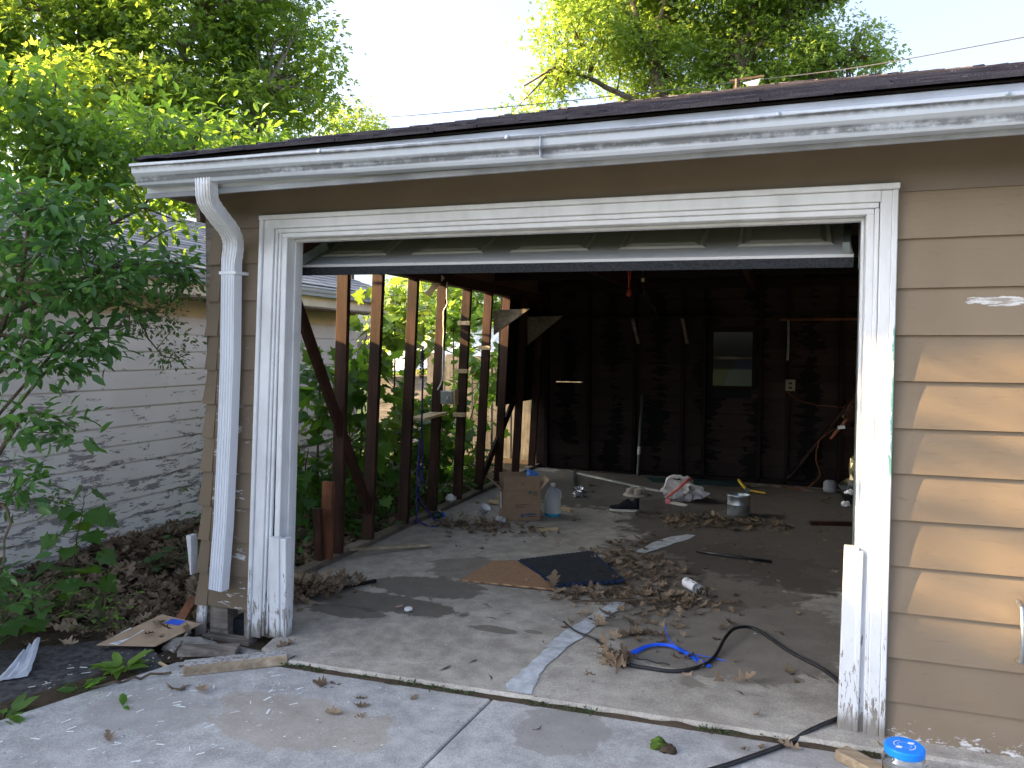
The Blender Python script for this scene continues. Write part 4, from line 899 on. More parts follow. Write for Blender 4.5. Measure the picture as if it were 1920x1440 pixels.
shrub('fine_leaved_branch', 'fine leaved twiggy sprays drooping at the right tip of the bush', (-1.35, -.6, -.1), fine, 1100, 26, .04, .03, 'leaf_fine', TD,
    [([(-1.5, -.85, -.1), (-1.4, -.7, 1.0), (-1.0, -.3, 1.72), (-.8, -.17, 1.74)], .012, .004), ([(-1.4, -.7, 1.0), (-.95, -.2, 1.85), (-.7, -.03, 1.95)], .01, .003), ([(-.85, -.2, 1.74), (-.72, -.15, 1.5), (-.6, -.1, 1.5)], .006, .002)], cat='shrub', r0=.004)
maples = [(-1.14, 2.01, 1.08, 0.16, 0.48), (-1.12, 2.66, 1.23, 0.2, 0.6), (-1.33, 3.67, 1.84, 0.33, 0.49), (-1.2, 4.3, 0.69, 0.29, 0.65), (-1.19, 3.45, 0.5, 0.32, 0.48), (-1.13, 2.4, 0.4, 0.26, 0.42), (-1.2, 1.88, 0.35, 0.17, 0.47), (-1.77, 6.17, 1.8, 0.36, 0.5), (-1.3, 6.0, 1.09, 0.21, 0.6), (-1.2, 5.18, 0.29, 0.26, 0.39)]
def msap(i, label, idx, size, lm, dens=72, per=9, nind=40):
    b = [maples[k] for k in idx]; bx, by = b[0][0], b[0][1]
    stems = [([(bx + random.uniform(-.15, .05), by + random.uniform(-.2, .2), -.1), (q[0], q[1], q[2]), (q[0] + .03, q[1], q[2] + q[4] * .8)], .013, .004) for q in b]
    shrub('maple_sapling', label, (bx, by, -.1), b, dens, per, .11, size, lm, TM, stems, nind, gap=(0, .45), ind_key=lambda p: np.abs(p[:, 0] + .6), group='maple saplings outside the stud wall')
msap(0, 'maple sapling filling the gap between the first and second stud', [0, 6], .13, 'leaf_maple')
msap(1, 'tall maple sapling between the second and third stud before the white wall', [1, 5], .13, 'leaf_maple')
msap(2, 'bright yellow green maple crown high behind the third stud', [2, 4], .15, 'leaf_lime')
msap(3, 'bushy maple sapling low behind the fourth and fifth stud', [3, 9], .13, 'leaf_maple')
msap(4, 'maple sapling in front of the board fence at the far studs', [7, 8], .13, 'leaf_mid')
under = [(-.95, 1.2, .1, .25, .25), (-1.0, 2.0, .05, .3, .3), (-1.0, 3.0, .1, .35, .35), (-1.0, 4.0, .1, .35, .35), (-1.0, 5.0, .1, .35, .35), (-1.7, 2.5, .2, .5, .4), (-1.8, 4.2, .2, .5, .4)]
tag(link_mesh('undergrowth', scatter_mesh('undergrowth', [TS], *crown(blob_points(under, 110, .1), 16, .10, .075), 'leaf_dark'), kind='stuff'), 'dense dark undergrowth on the soil outside the stud wall', 'undergrowth')
corner = [(-1.0, .62, .52, .11, .16), (-.98, .6, .32, .10, .16)]
shrub('corner_shrub', 'small dark leafy shrub tucked against the left corner of the garage', (-1.0, .62, -.1), corner, 420, 14, .06, .055, 'leaf_dark', TS, [([(-1.0, .62, -.1), (-1.0, .61, .3), (-.99, .62, .6)], .008, .003)], cat='shrub')
backs = [((-4.46, 10.6, 2.3, 1.1, 1.0), 'leaf_yellow', 'sunlit yellow tree behind the metal roofed shed'), ((-3.18, 11.4, 2.9, 1.2, 1.4), 'leaf_mid', 'green tree behind the shed seen over the fence'), ((-1.9, 12.0, 2.6, 1.2, 1.3), 'leaf_dark', 'dark green tree beyond the board fence')]
for (bx, by, bz, rx, rz_), lm, lb in backs:
    tree('garden_tree', lb, 'tree', (bx, by, -.15), [([(bx, by, -.2), (bx, by, bz + .4)], .08, .03)], [(bx, by, bz, rx, rz_), (bx - .2, by, bz - 1.1, rx * .9, rz_ * .7)], 16, 40, .2, .09, lm, 'bark', TC, .02, .4, (0, 0), 'garden trees behind the shed and fence')
tree('hedge_tree', 'small green tree outside the back window', 'tree', (1.5, 10.0, -.15), [([(1.5, 10, -.2), (1.5, 10, 1.2)], .05, .02)], [(1.7, 9.7, 1.35, .7, .6), (2.4, 10.2, 1.9, .9, .6), (.8, 10.6, 1.2, .8, .8)], 14, 40, .15, .08, 'leaf_mid', 'bark', TC, .015, .4, (0, 0))
# unseen foliage added at the left to block sun from the facade
side = [(-6.2, -2.2, 4.4, 1.9, 1.7), (-5.4, -3.2, 5.6, 1.7, 1.5), (-7.5, -2.8, 6.2, 2.2, 1.9), (-5.6, -1.8, 2.9, 1.5, 1.0), (-6.5, -2.6, 1.6, 1.6, 1.1), (-8.6, -3.6, 4.2, 1.9, 2.2)]
tree('unseen_shade_tree', 'broad leafy unseen tree added left of the driveway for shade', 'tree', (-7, -4.4, -.15), [([(-7, -4.4, -.2), (-6.95, -4.4, 2.5), (-6.6, -4.3, 5.5), (-7.2, -4.2, 7.2)], .17, .05), ([(-6.95, -4.4, 2.2), (-6.2, -3.0, 2.9), (-5.5, -1.9, 2.9)], .09, .03)], side, 5.0, 40, .30, .15, 'leaf_mid', 'bark', TC, .03, .4, (.995, .94))
lowh = [(-4.4, -1.5, .5, .7, .75), (-3.6, -1.5, .5, .6, .7), (-4.6, -2.3, .8, .8, .9), (-3.3, -1.9, 1.0, .6, .8), (-3.9, -1.6, 1.6, .7, .7), (-4.9, -1.7, 1.9, .8, .8)]
tree('unseen_shade_bush', 'dense unseen bush added left of the driveway to block the sun', 'bush', (-4, -1.7, -.15), [([(-4, -1.7, -.2), (-4.0, -1.7, 1.6)], .05, .02), ([(-4, -1.7, .1), (-3.5, -1.7, 1.2)], .035, .015)], lowh, 22, 40, .16, .09, 'leaf_mid', 'bark', TC, .015, .3, (.995, .94))
# maple seedling with big lobed leaves near the driveway edge
sp = thing('maple_seedling', 'young maple seedling with big lobed leaves in front of the peeling wall', 'seedling', (-1.52, -.05, -.05))
st = limb_pts([(-1.52, -.05, -.05), (-1.49, -.05, .25), (-1.45, -.04, .50), (-1.40, -.04, .68)], 5, .003)
MB().tube(st, [.006 - .004 * i / (len(st) - 1) for i in range(len(st))], 5).build('stem', 'twig', sp)
lm_ = scatter_mesh('leaf', [TM], np.zeros((1, 3)), np.eye(3)[None], np.ones(1), 'leaf_maple')
nl = 26
for i in range(nl):
    f = lerp(.12, 1, i / (nl - 1)); p = Vector(st[int(f * (len(st) - 1))]); a = i * 2.4 + random.uniform(-.4, .4); rr = random.uniform(.05, .15) * (1.25 - f * .6)
    tip = p + Vector((math.cos(a) * rr, math.sin(a) * rr, random.uniform(.0, .05)))
    MB().tube([p, tip], .0016, 4).build('stalk', 'green_stem', sp)
    d = np.array([[math.cos(a), math.sin(a), random.uniform(-.9, -.2)]]); up = np.array([[random.uniform(-.3, .5), -.5 + random.uniform(-.3, .3), 1.]])
    o = bpy.data.objects.new('leaf', lm_); COL.objects.link(o); o.parent = sp
    o.matrix_local = Matrix.Translation(tip - sp.location) @ Matrix(rotmats(d, up)[0].tolist()).to_4x4() @ Matrix.Scale(random.uniform(.10, .15), 4)
# small bright weed and other weeds
def weed(name, label, base, n, size, lm, spread, h, tm=TS, cat='weed', group=None):
    t = thing(name, label, cat, base, group); me = scatter_mesh('leaf', [tm], np.zeros((1, 3)), np.eye(3)[None], np.ones(1), lm); b = Vector(base); mb = MB()
    for i in range(n):
        a = random.uniform(0, 6.28); r = spread * random.random() ** .5; z = h * random.random(); p = b + Vector((math.cos(a) * r * .6, math.sin(a) * r * .6, z)); q = b + Vector((math.cos(a) * r, math.sin(a) * r, z + .02))
        mb.tube([b + Vector((0, 0, z * .3)), p, q], .0014, 3)
        o = bpy.data.objects.new('leaf', me); COL.objects.link(o); o.parent = t
        d = np.array([[math.cos(a), math.sin(a), random.uniform(-.3, .7 if h < .05 else .3)]]); up = np.array([[random.uniform(-.4, .4), random.uniform(-.6, .3), 1.]])
        o.matrix_local = Matrix.Translation(q - b) @ Matrix(rotmats(d, up)[0].tolist()).to_4x4() @ Matrix.Scale(size * random.uniform(.6, 1.25), 4)
    mb.build('stems', 'green_stem', t); return t
weed('lime_weed', 'lime green small leaved weed among the dry leaves by the driveway', (-1.16, -.16, -.06), 60, .055, 'leaf_lime', .20, .24)
weed('dandelion', 'long leaved dandelion at the edge of the driveway slab', (-.56, -.60, -.055), 22, .12, 'leaf_lime', .03, .03, group='dandelions along the driveway edge')
weed('dandelion', 'small dandelion tuft left of the slab corner on the dark asphalt', (-.55, -.84, -.055), 18, .09, 'leaf_maple', .05, .03, group='dandelions along the driveway edge')
weed('dandelion', 'leafy plant cut by the left edge of the picture beside the asphalt', (-.62, -1.17, -.055), 16, .09, 'leaf_mid', .05, .03, group='dandelions along the driveway edge')
weed('curled_green_leaf', 'single curled fresh green leaf lying on the driveway', (-.235, -.915, -.045), 2, .085, 'leaf_maple', .01, .01, cat='leaf')
weed('broad_leaved_weed', 'broad dark leaved weeds at the foot of the big bush', (-1.55, -.45, -.05), 40, .15, 'leaf_maple', .42, .30, TM)
weed('shade_weed', 'low leafy weed against the foot of the white wall', (-1.6, 1.0, -.06), 26, .10, 'leaf_dark', .3, .22, TM)
weed('wall_weed', 'small weed by the garage corner beside the rusty board', (-.75, .12, -.06), 10, .06, 'leaf_maple', .08, .10)

# ------------------------------------------------------------------ DRY LEAVES
OAK = [tmpl_oak(s) for s in range(8)]
oakme = [scatter_mesh('dry_leaf', [t], np.zeros((1, 3)), np.eye(3)[None], np.ones(1), 'dry_leaf') for t in OAK]
def flat_rot(n, tilt=.25):
    a = rng.random(n) * 6.283; d = np.stack([np.cos(a), np.sin(a), rng.normal(size=n) * tilt], 1); up = rng.normal(size=(n, 3)) * tilt; up[:, 2] += 1; return rotmats(d, up)
def litter(name, label, pts, size, tilt, cat='leaf litter'):
    p = np.array(pts); n = len(p); me = scatter_mesh(name, OAK, p, flat_rot(n, tilt), size * (.6 + .7 * rng.random(n)), 'dry_leaf')
    return tag(link_mesh(name, me, kind='stuff'), label, cat)
P = []
while len(P) < 3600:
    x, y = random.uniform(-2.5, -.5), random.uniform(-.62, 4.2)
    if y > .1 and x > -.68: continue
    if y < .15 and x > -.68 and random.random() < .8: continue
    lim = 1. if y > -.05 else max(0, 1 + (y + .05) * 2.2)
    if random.random() > lim or (x > -1.0 and y < -.25 and random.random() < .75): continue
    P.append((x, y, gz(x, y) + .004 + .05 * random.random() * (1 if x < -.8 else .5)))
litter('leaf_litter', 'thick brown oak leaf litter between the white house and the garage', P, .105, .4)
def pile(cx, cy, rx, ry, n, h, gfn=fz, rot=0):
    out = []
    for _ in range(n):
        a = random.gauss(0, .45); b = random.gauss(0, .45); x, y = a * rx, b * ry; c, s = math.cos(rot), math.sin(rot)
        X, Y = cx + x * c - y * s, cy + x * s + y * c; out.append((X, Y, gfn(X) + .003 + h * random.random() * math.exp(-(a * a + b * b) * 2)))
    return out
litter('leaf_pile', 'heap of dry leaves spilling over the black foam mat', pile(1.54, 1.95, .36, .80, 190, .020, rot=.35) + pile(1.50, 1.28, .60, .24, 150, .018) + pile(1.85, 1.40, .5, .22, 50, .012) + pile(1.65, .85, .45, .35, 40, .008), .078, .30, 'leaf pile')
litter('leaf_pile', 'heap of dry leaves drifted behind the left door post', pile(-.36, .62, .22, .36, 200, .09, rot=-.3), .095, .5, 'leaf pile')
litter('leaf_pile', 'scatter of dry leaves in front of the cardboard box', pile(.0, 2.75, .55, .30, 130, .025), .085, .4, 'leaf pile')
litter('leaf_pile', 'dry leaves drifted around the galvanized can', pile(1.9, 3.75, .7, .35, 150, .03), .09, .4, 'leaf pile')
litter('leaf_pile', 'dry leaves lying beyond the stud wall on the dark soil', [(random.uniform(-1.4, -.68), random.uniform(.3, 6), -.06 + random.random() * .04) for _ in range(420)], .10, .45, 'leaf pile')
litter('leaf_clump', 'upright bunch of dry oak leaves caught on the black hose', [(1.70 + random.gauss(0, .03), .26 + random.gauss(0, .03), fz(1.7) + .015 + random.random() * .05) for _ in range(26)], .10, 1.4, 'leaf clump')
litter('corner_leaves', 'dry leaves in the gap under the right siding', [(random.uniform(2.9, 4.5), random.uniform(-.10, .03), -.085 + random.random() * .02) for _ in range(60)], .08, .45, 'leaf litter')
def dryleaf(x, y, z, size, label, group, tilt=.22):
    o = bpy.data.objects.new('dry_leaf', random.choice(oakme)); COL.objects.link(o)
    o.matrix_world = Matrix.Translation((x, y, z)) @ Matrix(flat_rot(1, tilt)[0].tolist()).to_4x4() @ Matrix.Scale(size, 4); tag(o, label, 'dry leaf', group); return o
for x, y, s in ((.423, -.44, .12), (.47, -.40, .08), (.684, -.632, .08), (.70, -.55, .07), (.66, -.48, .06), (-.093, -.722, .15), (-.06, -.64, .10), (-.034, -1.176, .08), (1.53, -.448, .065), (2.549, -.231, .09), (2.32, -.30, .06), (2.40, -.28, .05), (.9, -.40, .05), (-.2, -.42, .09), (-.30, -.50, .09), (.78, -.60, .06)):
    dryleaf(x, y, dz(x) + .003, s, 'dry brown oak leaf lying on the pale driveway', 'dry leaves on the driveway')
for x, y in ((-.72, -.16), (-.64, -.2), (-.69, -.25), (-.60, -.12), (-.78, -.14), (-.63, -.28)): dryleaf(x, y, .004 + (y + .38) * .09, .075, 'dry leaf lying on the flattened cardboard box', 'dry leaves on the flattened box', .4)
dryleaf(.06, -.08, fz(.06) + .003, .10, 'pale dry oak leaf just inside the left door post', None); dryleaf(1.582, .129, fz(1.58) + .003, .09, 'dry oak leaf beside the cement smear', None)
cnt = 0
for _ in range(900):
    if cnt >= 190: break
    x, y = random.uniform(-.4, 3.6), random.uniform(-.05, 5.6)
    dens = .10 if (x < .9 and y < 2.2) else (.85 if (1.2 < x < 2.4 and .3 < y < 3.5) else .4)
    if y < .25: dens *= .25
    if x > .7 and y < .2 and x < 1.6: dens = .05
    if random.random() > dens or (.4 < x < 1.45 and 1.2 < y < 2.2): continue
    s = random.choice((.035, .04, .05, .06, .07, .08)); cnt += 1
    dryleaf(x, y, fz(x) + .003, s, 'dry brown oak leaf lying on the garage floor', 'dry leaves on the garage floor', .3)
for x, y, s in ((1.08, 1.25, .16), (.85, 1.95, .13), (1.15, 2.0, .09), (1.02, 1.95, .07), (1.2, 2.08, .09), (1.25, 1.75, .09), (1.15, 1.6, .08), (1.3, 1.65, .08), (1.22, 1.82, .08)):
    dryleaf(x, y, fz(x) + .016, s, 'dry oak leaf lying on the foam mat', 'dry leaves on the foam mat', .5)
for x, y, s in ((2.18, .30, .15), (2.26, .27, .12), (2.02, .36, .09), (2.06, .30, .08), (1.98, .45, .08), (2.5, .55, .09), (2.58, .50, .10), (1.95, .68, .07), (1.88, .72, .07)):
    dryleaf(x, y, fz(x) + .003, s, 'dry oak leaf near the black hose loop', 'dry leaves by the hose', .35)

# small stuff: paint chips, crumbs, moss
mb = MB()
def chips(n, xr, yr, zf, smin, smax, thin):
    for _ in range(n):
        x, y = random.uniform(*xr), random.uniform(*yr); a = random.gauss(.9, .7); l = lerp(smin, smax, random.random() ** 3); wd = l * random.uniform(*thin); z = zf(x) + .0025
        if zf is dz and x < edge_x(y) + .02: z = -.046
        c, s = math.cos(a) * l / 2, math.sin(a) * l / 2; e, f = -math.sin(a) * wd / 2, math.cos(a) * wd / 2
        mb.add([(x - c - e, y - s - f, z), (x + c - e * .6, y + s - f * .6, z), (x + c + e, y + s + f, z + .001), (x - c + e * .7, y - s + f * .7, z)], [(0, 1, 2, 3)])
chips(330, (-.9, .5), (-1.5, -.36), dz, .003, .045, (.07, .3)); chips(50, (.3, 1.1), (-.9, -.3), dz, .004, .015, (.3, .7)); chips(40, (-.3, 3), (.1, 4), fz, .006, .025, (.2, .6)); chips(60, (-.9, -.4), (-.45, 0), lambda x: -.045, .006, .03, (.2, .4))
tag(mb.build('paint_chips', 'paint_chip', kind='stuff'), 'white paint chips scattered over the driveway edge', 'paint chips')
mb = MB()
for _ in range(420):
    x, y = random.uniform(-.3, 3.4), random.uniform(-.7, 4.5); z = (fz(x) if y > front_y(x) else dz(x)) + .002; r = random.uniform(.002, .008); a = random.uniform(0, 3.1); l = r * random.choice((1, 1, 2, 6))
    c, s = math.cos(a) * l, math.sin(a) * l; mb.add([(x - c, y - s, z), (x + s * .3 + r * .3, y - c * .3, z + r * .5), (x + c, y + s, z), (x, y + r * .5, z + r * .3)], [(0, 1, 3), (1, 2, 3)])
tag(mb.build('floor_crumbs', 'twig', kind='stuff'), 'dark crumbs and twig bits scattered over the concrete', 'debris')
mb = MB(); nn_ = 120
for i in range(nn_ + 1):
    x = lerp(.12, 2.85, i / nn_); yc = front_y(x) - .009; h = .007 + .012 * max(0, mnoise.noise((x * 9, 1, 0)) + .35); wd = .014 + .014 * max(0, mnoise.noise((x * 13, 5, 0)) + .3)
    mb.v += [(x, yc - wd, dz(x) - .003), (x, yc - wd * .3, dz(x) + h * .6), (x, yc + .010, dz(x) + h), (x, yc + .012, dz(x) - .01)]
mb.f = [(i * 4 + j, (i + 1) * 4 + j, (i + 1) * 4 + j + 1, i * 4 + j + 1) for i in range(nn_) for j in range(3)]; mb.mi = [0] * len(mb.f)
mb.build('crack_soil', 'dirt', kind='structure')
n = 1500; xx = rng.random(n) * 2.75 + .15; sel = (np.sin(xx * 9) + np.sin(xx * 23 + 1) * .6 + (xx < 1.3) * .7 + rng.normal(size=n) * .35 > .35); xx = xx[sel]; yy = np.array([front_y(a) for a in xx]) - .010 + rng.normal(size=len(xx)) * .013; zz = np.array([dz(a) for a in xx]) + .006 + rng.random(len(xx)) * .012
tag(link_mesh('joint_moss', scatter_mesh('joint_moss', [TD], np.stack([xx, yy, zz], 1), flat_rot(len(xx), .8), .008 + .012 * rng.random(len(xx)), 'clover'), kind='stuff'), 'tiny moss and clover in the joint before the garage floor', 'moss')

# ------------------------------------------------------------------ THINGS ON THE FLOOR
def noisy_blob(c, r, seed, amp, n=14, m=9, sq=(1, 1, 1)):
    mb = MB(); rows = []
    for i in range(m + 1):
        th = math.pi * i / m
        for j in range(n):
            ph = 2 * math.pi * j / n; d = Vector((math.sin(th) * math.cos(ph), math.sin(th) * math.sin(ph), math.cos(th)))
            k = r * (1 + amp * mnoise.noise(d * 1.9 + Vector((seed, 0, 0))) + amp * .5 * mnoise.noise(d * 4.5 + Vector((0, seed, 0))))
            mb.v.append((c[0] + d.x * k * sq[0], c[1] + d.y * k * sq[1], c[2] + d.z * k * sq[2]))
    mb.f = [(i * n + j, (i + 1) * n + j, (i + 1) * n + (j + 1) % n, i * n + (j + 1) % n) for i in range(m) for j in range(n)]; mb.mi = [0] * len(mb.f); return mb
# cardboard box
bx = thing('cardboard_box', 'open brown cardboard box with faded blue print and raised flaps', 'box', (.2, 3.2, 0))
o_ = Vector((.09, 3.044, 0)); u = Vector((.298, .157, 0)).normalized(); v = Vector((-u.y, u.x, 0)); W_, D_, H_ = .338, .26, .275
def BP(a, b, c): return o_ + u * a + v * b + Vector((0, 0, c + fz(.2)))
def slab(p, th, mat, name, parent):   # quad thickened along its normal
    n = (p[1] - p[0]).cross(p[3] - p[0]).normalized() * th; return MB().hexa([*p, *[q + n for q in p]]).build(name, mat, parent)
slab([BP(0, 0, 0), BP(0, 0, H_), BP(W_, 0, H_), BP(W_, 0, 0)], .004, 'cardboard', 'front_panel', bx); slab([BP(0, D_, 0), BP(0, D_, H_), BP(W_, D_, H_), BP(W_, D_, 0)], .004, 'cardboard', 'back_panel', bx)
slab([BP(0, 0, 0), BP(0, D_, 0), BP(0, D_, H_), BP(0, 0, H_)], .004, 'cardboard_light', 'side_panel', bx); slab([BP(W_, 0, 0), BP(W_, D_, 0), BP(W_, D_, H_), BP(W_, 0, H_)], .004, 'cardboard', 'side_panel', bx); slab([BP(0, 0, .003), BP(W_, 0, .003), BP(W_, D_, .003), BP(0, D_, .003)], .004, 'cardboard', 'bottom', bx)
slab([BP(.002, 0, H_ + .002), BP(.002, .012, H_ + .128), BP(W_ - .002, .012, H_ + .128), BP(W_ - .002, 0, H_ + .002)], .004, 'cardboard', 'flap', bx); slab([BP(0, D_, H_ + .002), BP(0, D_ + .01, H_ + .128), BP(W_, D_ + .01, H_ + .128), BP(W_, D_, H_ + .002)], .004, 'cardboard', 'flap', bx)
slab([BP(-.002, .01, H_), BP(-.002, D_ - .01, H_), BP(-.105, D_ - .01, H_ + .085), BP(-.105, .01, H_ + .085)], .004, 'cardboard_light', 'flap', bx); slab([BP(W_ + .002, .01, H_), BP(W_ + .002, D_ - .01, H_), BP(W_ + .085, D_ - .01, H_ + .095), BP(W_ + .085, .01, H_ + .095)], .004, 'cardboard_light', 'flap', bx)
def prt(a, b, c, d, mat): MB().add([BP(a, -.0055, c), BP(b, -.0055, c), BP(b, -.0055, d), BP(a, -.0055, d)], [(0, 1, 2, 3)]).build('print', mat, bx)
MB().lathe([(.012, 0), (0, .0001)], BP(.245, -.0056, .255), 14, -v).build('print', 'teal_print', bx)
for a in (.275, .29, .305): prt(a, a + .006, .225, .262, 'print_dark')
for i, a in enumerate((.165, .176, .187)): prt(a, a + .009, .028 + i * .006, .065 - i * .004, 'print_blue')
prt(.205, .305, .052, .064, 'print_blue'); prt(.215, .315, .034, .042, 'print_dark')
for a, b in ((.12, .2), (.13, .17), (.11, .15), (.16, .22)):
    k = random.uniform(.10, .19); prt(a, b, k, k + .006, 'print_dark')
for a in (.165, .178): MB().beam(BP(a, -.0056, H_ + .05), BP(a + .008, -.0056, H_ + .075), .003, .003).build('print', 'print_blue', bx)
MB().add([BP(-.0055, .05, .10), BP(-.0055, .17, .10), BP(-.0055, .17, .25), BP(-.0055, .05, .25)], [(0, 3, 2, 1)]).build('label', 'paper_white', bx)
tub = thing('blue_container', 'blue plastic container tilted in the top of the cardboard box', 'container', tuple(BP(.29, .16, .25)))
A = [BP(.235, .10, H_ + .02), BP(.335, .10, H_ - .01), BP(.335, .22, H_ - .01), BP(.235, .22, H_ + .02)]; T_ = [p + Vector((.01, .005, .135)) for p in A]
MB().hexa([*A, *T_]).build('body', 'blue_bin', tub, bevel=.012); 
MB().hexa([*[p + (p - (T_[0] + T_[2]) / 2) * .04 for p in T_], *[p + (p - (T_[0] + T_[2]) / 2) * .04 + Vector((0, 0, .014)) for p in T_]]).build('lid', 'blue_bin', tub, bevel=.004)
# jug
jg = thing('plastic_jug', 'translucent gallon jug with a little blue liquid right of the cardboard box', 'jug', (.44, 3.44, fz(.44)))
c = jg.location
MB().lathe([(0, 0), (.066, 0), (.074, .01), (.075, .17), (.073, .185), (.060, .225), (.036, .262), (.021, .275), (.020, .290)], c, 24).build('body', 'jug_plastic', jg, smooth=True)
MB().lathe([(.067, .001), (.0752, .010), (.0757, .030), (.073, .031)], c, 24).build('liquid', 'blue_liquid', jg, smooth=True)
MB().lathe([(.024, .280), (.024, .304), (.021, .307), (0, .307)], c, 16).build('cap', 'white_plastic', jg)
MB().tube(limb_pts([c + Vector((.03, -.01, .262)), c + Vector((.072, -.01, .235)), c + Vector((.078, -.01, .18)), c + Vector((.060, -.01, .165))], 4, 0), .011, 8).build('handle', 'jug_plastic', jg, smooth=True)
# sneaker
sh_ = thing('sneaker', 'single black slip on sneaker with thick white sole on the garage floor', 'shoe', (1.03, 3.90, fz(1.03)))
ta, he = Vector((.885, 3.885, fz(1.03))), Vector((1.165, 3.925, fz(1.03))); ax = (he - ta).normalized(); ay = Vector((-ax.y, ax.x, 0)); Ls = (he - ta).length
def shoe_sec(t): wd = .048 * (1 - (abs(t - .35) * 1.35) ** 3) if t < .8 else .042 * (1 - ((t - .8) * 3.4) ** 3); return max(wd, .012)
def shoe_mesh(z0f, z1f, grow, top_round):
    mb = MB(); n = 12; mm = 14
    for i in range(mm + 1):
        t = i / mm; wd = shoe_sec(t) * (1 if 0 < i < mm else .45) + grow
        for j in range(n):
            a = math.pi * 2 * j / n; y = math.cos(a) * wd; s = math.sin(a)
            z = lerp(z0f(t), z1f(t), .5 + .5 * (math.copysign(abs(s) ** (.35 if not top_round else (.5 if s > 0 else .3)), s))); p = ta + ax * (t * Ls) + ay * y; mb.v.append((p.x, p.y, p.z + z))
    mb.f = [(i * n + j, i * n + (j + 1) % n, (i + 1) * n + (j + 1) % n, (i + 1) * n + j) for i in range(mm) for j in range(n)] + [tuple(range(n))[::-1], tuple(range(mm * n, mm * n + n))]; mb.mi = [0] * len(mb.f); return mb
shoe_mesh(lambda t: .006 * max(0, .25 - t) * 4, lambda t: .030, .003, False).build('sole', 'sole_white', sh_, smooth=True)
up_ = lambda t: .055 + .03 * min(1, t * 4) * .4 + (.062 * min(1, max(0, (t - .28) / .3))) - (.022 if .66 < t < .80 else 0) + (.01 if t > .85 else 0)
shoe_mesh(lambda t: .026, up_, -.002, True).build('upper', 'black_cloth', sh_, smooth=True)
# crumpled foil
tag(noisy_blob((.42, 4.45, fz(.42) + .045), .075, 3.1, .9, 16, 10, (1, .8, .75)).build('crumpled_foil', 'foil', None, (.42, 4.45, 0)), 'crumpled silver foil on the floor behind the jug', 'foil')
# metal strip
tag(MB().beam((.05, 5.877, fz(.05) + .012), (1.20, 5.06, fz(1.2) + .014), .05, .016).build('metal_strip', 'strip_metal', None, (.6, 5.5, 0), bevel=.003), 'long pale metal strip lying diagonally towards the plastic bag', 'metal strip')
tag(MB().beam((-.05, 6.1, .015), (.30, 4.75, .012), .03, .012).build('floor_batten', 'track_metal', None, (.1, 5.4, 0)), 'thin dark rail leaning down behind the cardboard box', 'rail')
# drink carrier (paper pulp tray)
ct = thing('cup_carrier', 'moulded paper cup carrier upside down behind the sneaker', 'cup carrier', (.97, 4.8, fz(.97)))
MB().lathe([(.135, 0), (.128, .014), (.09, .020), (0, .022)], ct.location, 20).build('tray', 'paper_pulp', ct, smooth=True)
for a in range(4):
    q = ct.location + Vector((.062 * math.cos(a * 1.57 + .6), .062 * math.sin(a * 1.57 + .6), .018)); MB().lathe([(.048, 0), (.04, .05), (.03, .062), (0, .062)], q, 12).build('cup_holder', 'paper_pulp', ct, smooth=True)
# plastic shopping bag
bg_ = thing('shopping_bag', 'crumpled white plastic shopping bag with red stripe on the garage floor', 'plastic bag', (1.46, 4.72, fz(1.46)))
noisy_blob((1.48, 4.74, fz(1.46) + .095), .19, 8.2, .55, 30, 18, (1.05, .75, .62)).build('body', 'bag_film', bg_)
MB().tube(limb_pts([(1.30, 4.68, .10), (1.33, 4.70, .20), (1.42, 4.70, .235), (1.50, 4.70, .205), (1.52, 4.70, .12)], 5, .004), .020, 7).build('handle', 'bag_film', bg_)
MB().tube(limb_pts([(1.34, 4.60, .03), (1.43, 4.585, .11), (1.52, 4.62, .19), (1.56, 4.68, .215)], 5, .003), [.016] * 16, 6).build('stripe', 'bag_red', bg_)
isn = thing('insole', 'pale shoe insole with pink heel beside the plastic bag', 'insole', (1.45, 4.46, fz(1.45)))
MB().prism([(1.34, 4.52), (1.40, 4.545), (1.47, 4.51), (1.55, 4.44), (1.57, 4.40), (1.54, 4.375), (1.48, 4.39), (1.40, 4.45), (1.345, 4.475)], fz(1.45) + .004, fz(1.45) + .020).build('pad', 'sole_white', isn, bevel=.004)
MB().prism([(1.335, 4.525), (1.38, 4.545), (1.39, 4.45), (1.345, 4.47), (1.33, 4.49)], fz(1.45), fz(1.45) + .045).build('heel', 'pink_rubber', isn, bevel=.006)
# galvanized can
gc = thing('galvanized_can', 'round galvanized metal can standing on the leafy floor', 'can', (2.07, 4.20, fz(2.07)))
MB().lathe([(0, .004), (.098, .004), (.104, 0), (.106, .012), (.105, .105), (.108, .112), (.105, .12), (.106, .19), (.111, .20), (.104, .204), (.100, .19), (.100, .02), (0, .02)], gc.location, 28).build('body', 'galvanized', gc, smooth=True)
MB().lathe([(.1085, .106), (.1105, .112), (.1085, .118)], gc.location, 28).build('band', 'galvanized', gc, smooth=True)
